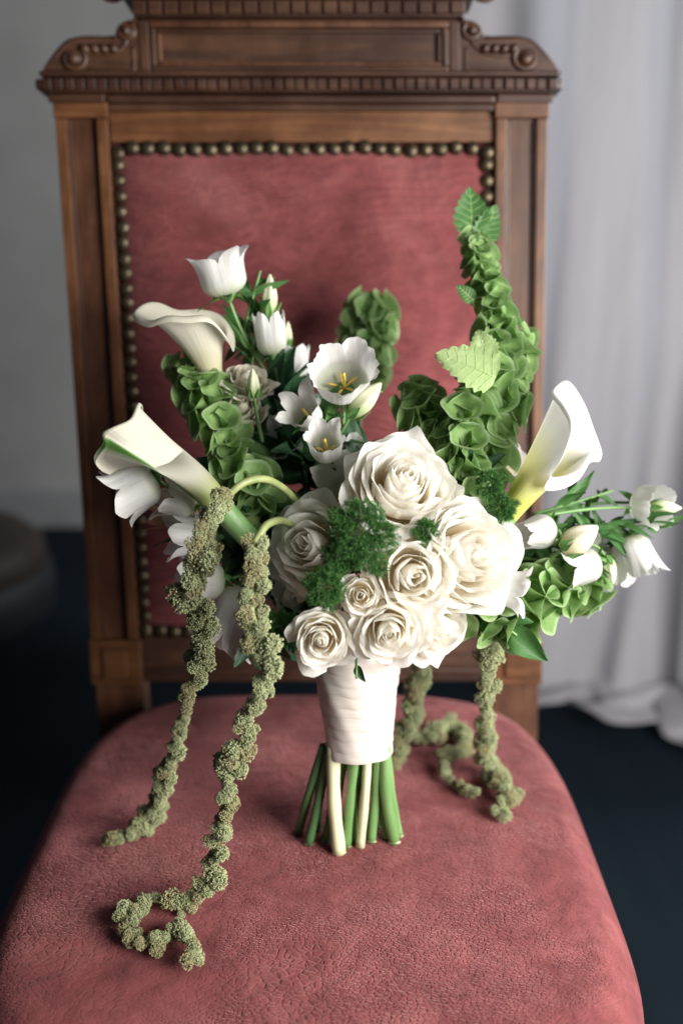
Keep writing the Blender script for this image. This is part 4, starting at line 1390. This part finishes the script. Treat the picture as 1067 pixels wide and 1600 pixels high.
def stripe(m, u0, w, col):
    nt = m.node_tree
    hsv = next(n for n in nt.nodes if n.type == 'HUE_SAT')
    sep = next(n for n in nt.nodes if n.type == 'SEPXYZ')
    d = nt.nodes.new("ShaderNodeMath"); d.operation = 'SUBTRACT'; d.inputs[1].default_value = u0
    a = nt.nodes.new("ShaderNodeMath"); a.operation = 'ABSOLUTE'
    r = nt.nodes.new("ShaderNodeMapRange")
    r.inputs["From Min"].default_value = w * 0.35
    r.inputs["From Max"].default_value = w
    r.inputs["To Min"].default_value = 1.0
    r.inputs["To Max"].default_value = 0.0
    mx = nt.nodes.new("ShaderNodeMix"); mx.data_type = 'RGBA'
    mx.inputs["B"].default_value = (*col, 1)
    nt.links.new(sep.outputs["X"], d.inputs[0])
    nt.links.new(d.outputs[0], a.inputs[0])
    nt.links.new(a.outputs[0], r.inputs["Value"])
    nt.links.new(r.outputs[0], mx.inputs["Factor"])
    nt.links.new(hsv.outputs["Color"], mx.inputs["A"])
    for n in nt.nodes:
        if n.type == 'BSDF_PRINCIPLED':
            nt.links.new(mx.outputs["Result"], n.inputs["Base Color"])
        if n.type == 'BSDF_TRANSLUCENT':
            nt.links.new(mx.outputs["Result"], n.inputs["Color"])


stripe(M_CALLA_G, 0.36, 0.065, (0.10, 0.24, 0.05))
make_calla("cream calla lily opening to the upper left beside the high bell cup",
           [PX(214, 488, .735), PX(230, 474, .745), PX(250, 473, .757), PX(278, 484, .768), PX(310, 483, .776), PX(340, 490, .778), PX(357, 512, .768), PX(356, 535, .750),
            PX(345, 516, .732), PX(322, 494, .722), PX(290, 494, .718), PX(262, 493, .718), PX(236, 500, .724)],
           PX(337, 606, .758), PX(322, 540, .752) - PX(337, 606, .758), 0.0085, 0.045, M_CALLA, power=1.7, stem_to=PX(420, 720, 0.76))
make_calla("white calla lily with a green stripe, bending left over the drooping bell",
           [PX(214, 632, .668), PX(203, 655, .655), PX(178, 667, .646), PX(162, 676, .646), PX(163, 690, .652), PX(150, 714, .668), PX(172, 731, .684), PX(226, 733, .698), PX(228, 712, .708), PX(214, 684, .706), PX(216, 654, .690)],
           PX(352, 800, .688), PX(268, 706, .670) - PX(352, 800, .688), 0.0112, 0.058, M_CALLA_G, power=4.2, stem_to=PX(430, 880, 0.73), spadix=False, roll_out=0.003)
make_calla("white calla lily with a yellow throat, opening to the right",
           [PX(888, 597, .730), PX(911, 628, .736), PX(926, 668, .732), PX(938, 706, .722), PX(922, 708, .706), PX(909, 732, .696), PX(886, 747, .690), PX(860, 747, .684),
            PX(884, 706, .674), PX(896, 664, .680), PX(884, 636, .698), PX(868, 613, .716)],
           PX(792, 806, .705), PX(850, 720, .704) - PX(792, 806, .705), 0.0105, 0.050, M_CALLA_Y, power=1.8, stem_to=PX(720, 900, 0.73))

# ------------------------------------------------------------------ bells of Ireland
make_spike("tall green bells of Ireland spike rising at the right of the chair back",
           [PX(715, 790, .715), PX(722, 710, .722), PX(735, 640, .735), PX(765, 570, .750), PX(775, 500, .768), PX(752, 425, .785), PX(743, 366, .798)],
           0.0135, 0.0072, 11, 5, 0.0125,
           leaves=[(PX(737, 368, .798), DIR(-0.02, 1, 0.05), DIR(0.1, 0.0, 1), 0.040, 0.030, M_LEAF, 1),
                   (PX(750, 380, .80), DIR(0.45, 1, 0.1), DIR(0.3, 0.2, 1), 0.034, 0.022, M_LEAF, 2),
                   (PX(774, 590, .715), DIR(-0.93, 0.42, 0.1), DIR(0.1, 0.25, 1), 0.046, 0.036, M_LEAF_PALE, 3),
                   (PX(760, 560, .735), DIR(-0.3, 0.9, 0.2), DIR(-0.2, 0.1, 1), 0.022, 0.022, M_LEAF_PALE, 4),
                   (PX(740, 470, .77), DIR(-0.8, 0.7, 0.2), DIR(0, 0, 1), 0.018, 0.012, M_LEAF, 5)])
make_spike("short green bells of Ireland spike leaning left behind the largest rose",
           [PX(712, 760, .728), PX(690, 700, .740), PX(665, 650, .755), PX(648, 615, .770)], 0.0130, 0.0105, 12, 6, 0.0125)
make_spike("broad green bells of Ireland spike beside the chair post, behind the pale leaf",
           [PX(740, 775, .735), PX(765, 700, .745), PX(788, 625, .758), PX(800, 560, .770), PX(806, 525, .778)], 0.0138, 0.0100, 16, 5, 0.0130)
make_spike("green bells of Ireland spike at the left, under the cream calla",
           [PX(425, 815, .735), PX(385, 745, .735), PX(352, 690, .740), PX(322, 625, .752), PX(300, 590, .764), PX(284, 562, .775)], 0.0138, 0.0095, 13, 5, 0.0135)
make_spike("blurred green bells of Ireland tip standing close to the velvet back",
           [PX(560, 720, .81), PX(562, 640, .850), PX(568, 570, .875), PX(574, 520, .890), PX(580, 482, .895)], 0.0165, 0.0125, 14, 6, 0.0120, bare=0.104, spread=1.2)
make_spike("pale green bells of Ireland spike sticking out low at the right",
           [PX(720, 950, .715), PX(770, 958, .722), PX(830, 940, .738), PX(880, 922, .752), PX(915, 912, .765)], 0.0150, 0.0125, 15, 5, 0.0140)

# ------------------------------------------------------------------ fern tufts
T = DIR(0, 0.15, 1)
make_fern("big bright green fern tuft in the heart of the bouquet, left of the roses",
          [(PX(562, 834, .640), 0.0225, T, 290), (PX(528, 872, .642), 0.0110, T, 60), (PX(506, 918, .638), 0.0135, T, 110), (PX(590, 884, .640), 0.0070, T, 20)], 3)
make_fern("small fern sprig wedged between the two biggest roses", [(PX(664, 830, .658), 0.0085, T, 60)], 5)
make_fern("fern tuft between the big right rose and the yellow-throated calla", [(PX(764, 758, .690), 0.0100, T, 70), (PX(782, 795, .690), 0.0105, T, 74)], 6)
make_fern("dark fern tuft left of the lower left rose, beside the amaranth", [(PX(436, 982, .678), 0.0125, DIR(-0.3, 0, 1), 100)], 7)

# ------------------------------------------------------------------ hanging amaranth
make_amaranth("hanging green amaranth strand furthest left, its tip trailing left on the seat",
              [PX(350, 780, .654), PX(328, 808, .650), PX(316, 870, .655), PX(306, 930, .665), PX(316, 1000, .682), PX(304, 1060, .700), PX(284, 1130, .720), PX(262, 1200, .742), on_seat(236, 1278, 0.012), on_seat(205, 1302, 0.011), on_seat(165, 1310, 0.009)],
              [0.0085, 0.0135, 0.0145, 0.0138, 0.0095, 0.0068, 0.0085, 0.0100, 0.0105, 0.0105, 0.0085], 1, 0.0, density=1.35, gaps=((0.435, 0.45), (0.475, 0.495), (0.53, 0.545), (0.60, 0.61)),
              stem_path=[PX(478, 820, .745), PX(458, 778, .705), PX(420, 750, .672), (PX(382, 754, .657)), PX(350, 780, .654)])
loop = [on_seat(x, y, 0.0088) for x, y in ((296, 1414), (262, 1412), (228, 1408), (200, 1428), (208, 1462), (244, 1470), (276, 1446))]
loop[5:] = [on_seat(244, 1470, 0.009), on_seat(276, 1446, 0.0105)]
make_amaranth("hanging green amaranth strand nearest the camera, ending in a loop on the seat",
              [PX(399, 846, .636), PX(402, 890, .632), PX(393, 935, .630), PX(404, 990, .632), PX(414, 1040, .637), PX(398, 1110, .648), PX(364, 1190, .662), PX(350, 1270, .678), PX(334, 1345, .695)]
              + loop + [on_seat(288, 1458, 0.011), on_seat(294, 1482, 0.0088), on_seat(300, 1498, 0.0085)],
              [0.0115, 0.0105, 0.0125, 0.0120, 0.0095, 0.0120, 0.0100, 0.0105, 0.0100, 0.0100, 0.0090, 0.0085, 0.0085, 0.0080], 2, 0.0,
              stem_path=[PX(490, 860, .740), PX(452, 818, .690), PX(420, 818, .648), PX(399, 846, .636)], rusty=0.2, density=1.15)
make_amaranth("blurred green amaranth strand hanging just right of the ribbon",
              [PX(662, 1005, .800), PX(655, 1060, .840), PX(640, 1120, .872), on_seat(626, 1172, 0.011), on_seat(616, 1186, 0.011)],
              [0.0105, 0.0115, 0.0110, 0.0125, 0.0115], 3, density=1.2, stem_path=[PX(600, 960, .760), PX(640, 975, .78), PX(662, 1005, .800)])
make_amaranth("green amaranth strand curled on the seat between the two hanging right strands",
              [on_seat(650, 1150, 0.012), on_seat(676, 1152, 0.011), on_seat(700, 1132, 0.010), on_seat(726, 1146, 0.010), on_seat(722, 1172, 0.010), on_seat(690, 1172, 0.011), on_seat(694, 1205, 0.007), on_seat(716, 1228, 0.006), on_seat(748, 1242, 0.009)],
              [0.0105, 0.0115, 0.0110, 0.0100, 0.0110, 0.0115, 0.0070, 0.0060, 0.0075], 4, density=1.2)
make_amaranth("green amaranth strand furthest right, bunched where it meets the seat",
              [PX(768, 950, .742), PX(766, 1000, .758), PX(760, 1060, .778), PX(757, 1130, .800), on_seat(764, 1196, 0.012), on_seat(784, 1228, 0.012), on_seat(802, 1240, 0.010), on_seat(786, 1258, 0.011), on_seat(774, 1272, 0.009)],
              [0.0105, 0.0115, 0.0105, 0.0100, 0.0100, 0.0125, 0.0125, 0.0120, 0.0090], 5, density=1.2, stem_path=[PX(700, 930, .730), PX(745, 925, .738), PX(768, 950, .742)])


# ------------------------------------------------------------------ leafy filler
def make_leaves(label, centre, direction, n, L, W, m, seed, spread=0.9, length=0.05, mixm=None):
    rs = np.random.RandomState(seed)
    c = np.asarray(centre, float)
    d = nrm(direction)
    root = empty("leaf_sprig", c, label, "foliage", "leafy sprigs filling the bouquet")
    tube("stem", catmull([-d * length * 0.5, d * 0.0, d * length * 0.8], 10), np.linspace(0.0018, 0.0009, 10), M_STEM, root, 6)
    for k in range(n):
        q = nrm(d * rs.uniform(0.1, 0.9) + rs.normal(0, spread, 3) * 0.6)
        b = d * length * rs.uniform(-0.4, 0.7)
        leaf_obj("leaf", root, b, q, L * rs.uniform(0.7, 1.2), W * rs.uniform(0.75, 1.2), m if mixm is None or rs.rand() < 0.6 else mixm, seed * 31 + k, nrm(rs.normal(0, 0.5, 3) + DIR(0, 0.4, 1)), curl=0.3, wave=0.12)
    return root


LV = [("small green leaves where the right spray leaves the roses", (835, 875, .762), (0.8, -0.1, 0.3), 22, .022, .012, M_LEAF, 18),
      ("fine leaves near the tip of the right spray", (965, 822, .772), (1, 0.0, 0.1), 16, .022, .007, M_LEAF, 19),
      ("fine green leaves between the upper left calla and the narrow bells", (395, 555, .795), (0.1, 1, 0.1), 16, .028, .009, M_LEAF, 20),
      ("green leaves filling the middle of the right spray", (900, 850, .790), (0.6, 0.0, 0.3), 22, .026, .011, M_LEAF, 17),
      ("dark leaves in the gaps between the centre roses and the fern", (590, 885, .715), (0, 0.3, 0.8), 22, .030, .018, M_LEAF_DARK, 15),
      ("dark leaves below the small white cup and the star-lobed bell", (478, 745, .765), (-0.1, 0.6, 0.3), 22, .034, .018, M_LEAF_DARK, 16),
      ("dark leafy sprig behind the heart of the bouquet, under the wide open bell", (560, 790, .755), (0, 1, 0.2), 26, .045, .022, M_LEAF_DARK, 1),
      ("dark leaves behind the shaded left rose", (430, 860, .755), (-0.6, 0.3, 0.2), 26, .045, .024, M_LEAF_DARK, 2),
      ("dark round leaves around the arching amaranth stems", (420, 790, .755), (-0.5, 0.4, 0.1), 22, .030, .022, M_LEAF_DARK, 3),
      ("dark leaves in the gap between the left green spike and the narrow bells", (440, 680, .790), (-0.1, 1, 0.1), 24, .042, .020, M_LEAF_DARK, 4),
      ("green leaves just under the wide open bell", (515, 705, .755), (-0.1, 0.3, 0.3), 10, .026, .012, M_LEAF, 5),
      ("green leaves below the upper left bell cup", (385, 500, .785), (0.3, 1, 0.1), 10, .026, .008, M_LEAF, 6),
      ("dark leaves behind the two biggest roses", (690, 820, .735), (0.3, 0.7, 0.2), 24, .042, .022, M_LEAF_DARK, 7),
      ("leafy green mass right of the big right rose", (850, 862, .785), (0.9, 0.1, 0.1), 30, .030, .013, M_LEAF, 8),
      ("narrow green leaves along the right spray", (930, 825, .765), (1, 0.15, 0.1), 16, .030, .008, M_LEAF, 9),
      ("narrow leaves above the right spray, below the calla", (880, 790, .765), (1, 0.3, 0.0), 9, .030, .008, M_LEAF, 10),
      ("dark leaves below the big right rose", (740, 940, .725), (0.5, -0.4, 0.3), 14, .034, .018, M_LEAF, 11),
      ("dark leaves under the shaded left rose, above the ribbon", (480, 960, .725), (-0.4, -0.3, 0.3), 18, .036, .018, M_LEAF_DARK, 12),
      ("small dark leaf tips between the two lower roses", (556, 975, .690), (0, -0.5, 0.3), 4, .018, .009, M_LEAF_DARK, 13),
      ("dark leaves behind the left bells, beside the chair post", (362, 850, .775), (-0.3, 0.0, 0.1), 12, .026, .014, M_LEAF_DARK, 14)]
for lab, (x, y, d), dr, n, L, W, m, sd in LV:
    make_leaves(lab, PX(x, y, d), DIR(*dr), n, L, W, m, sd)
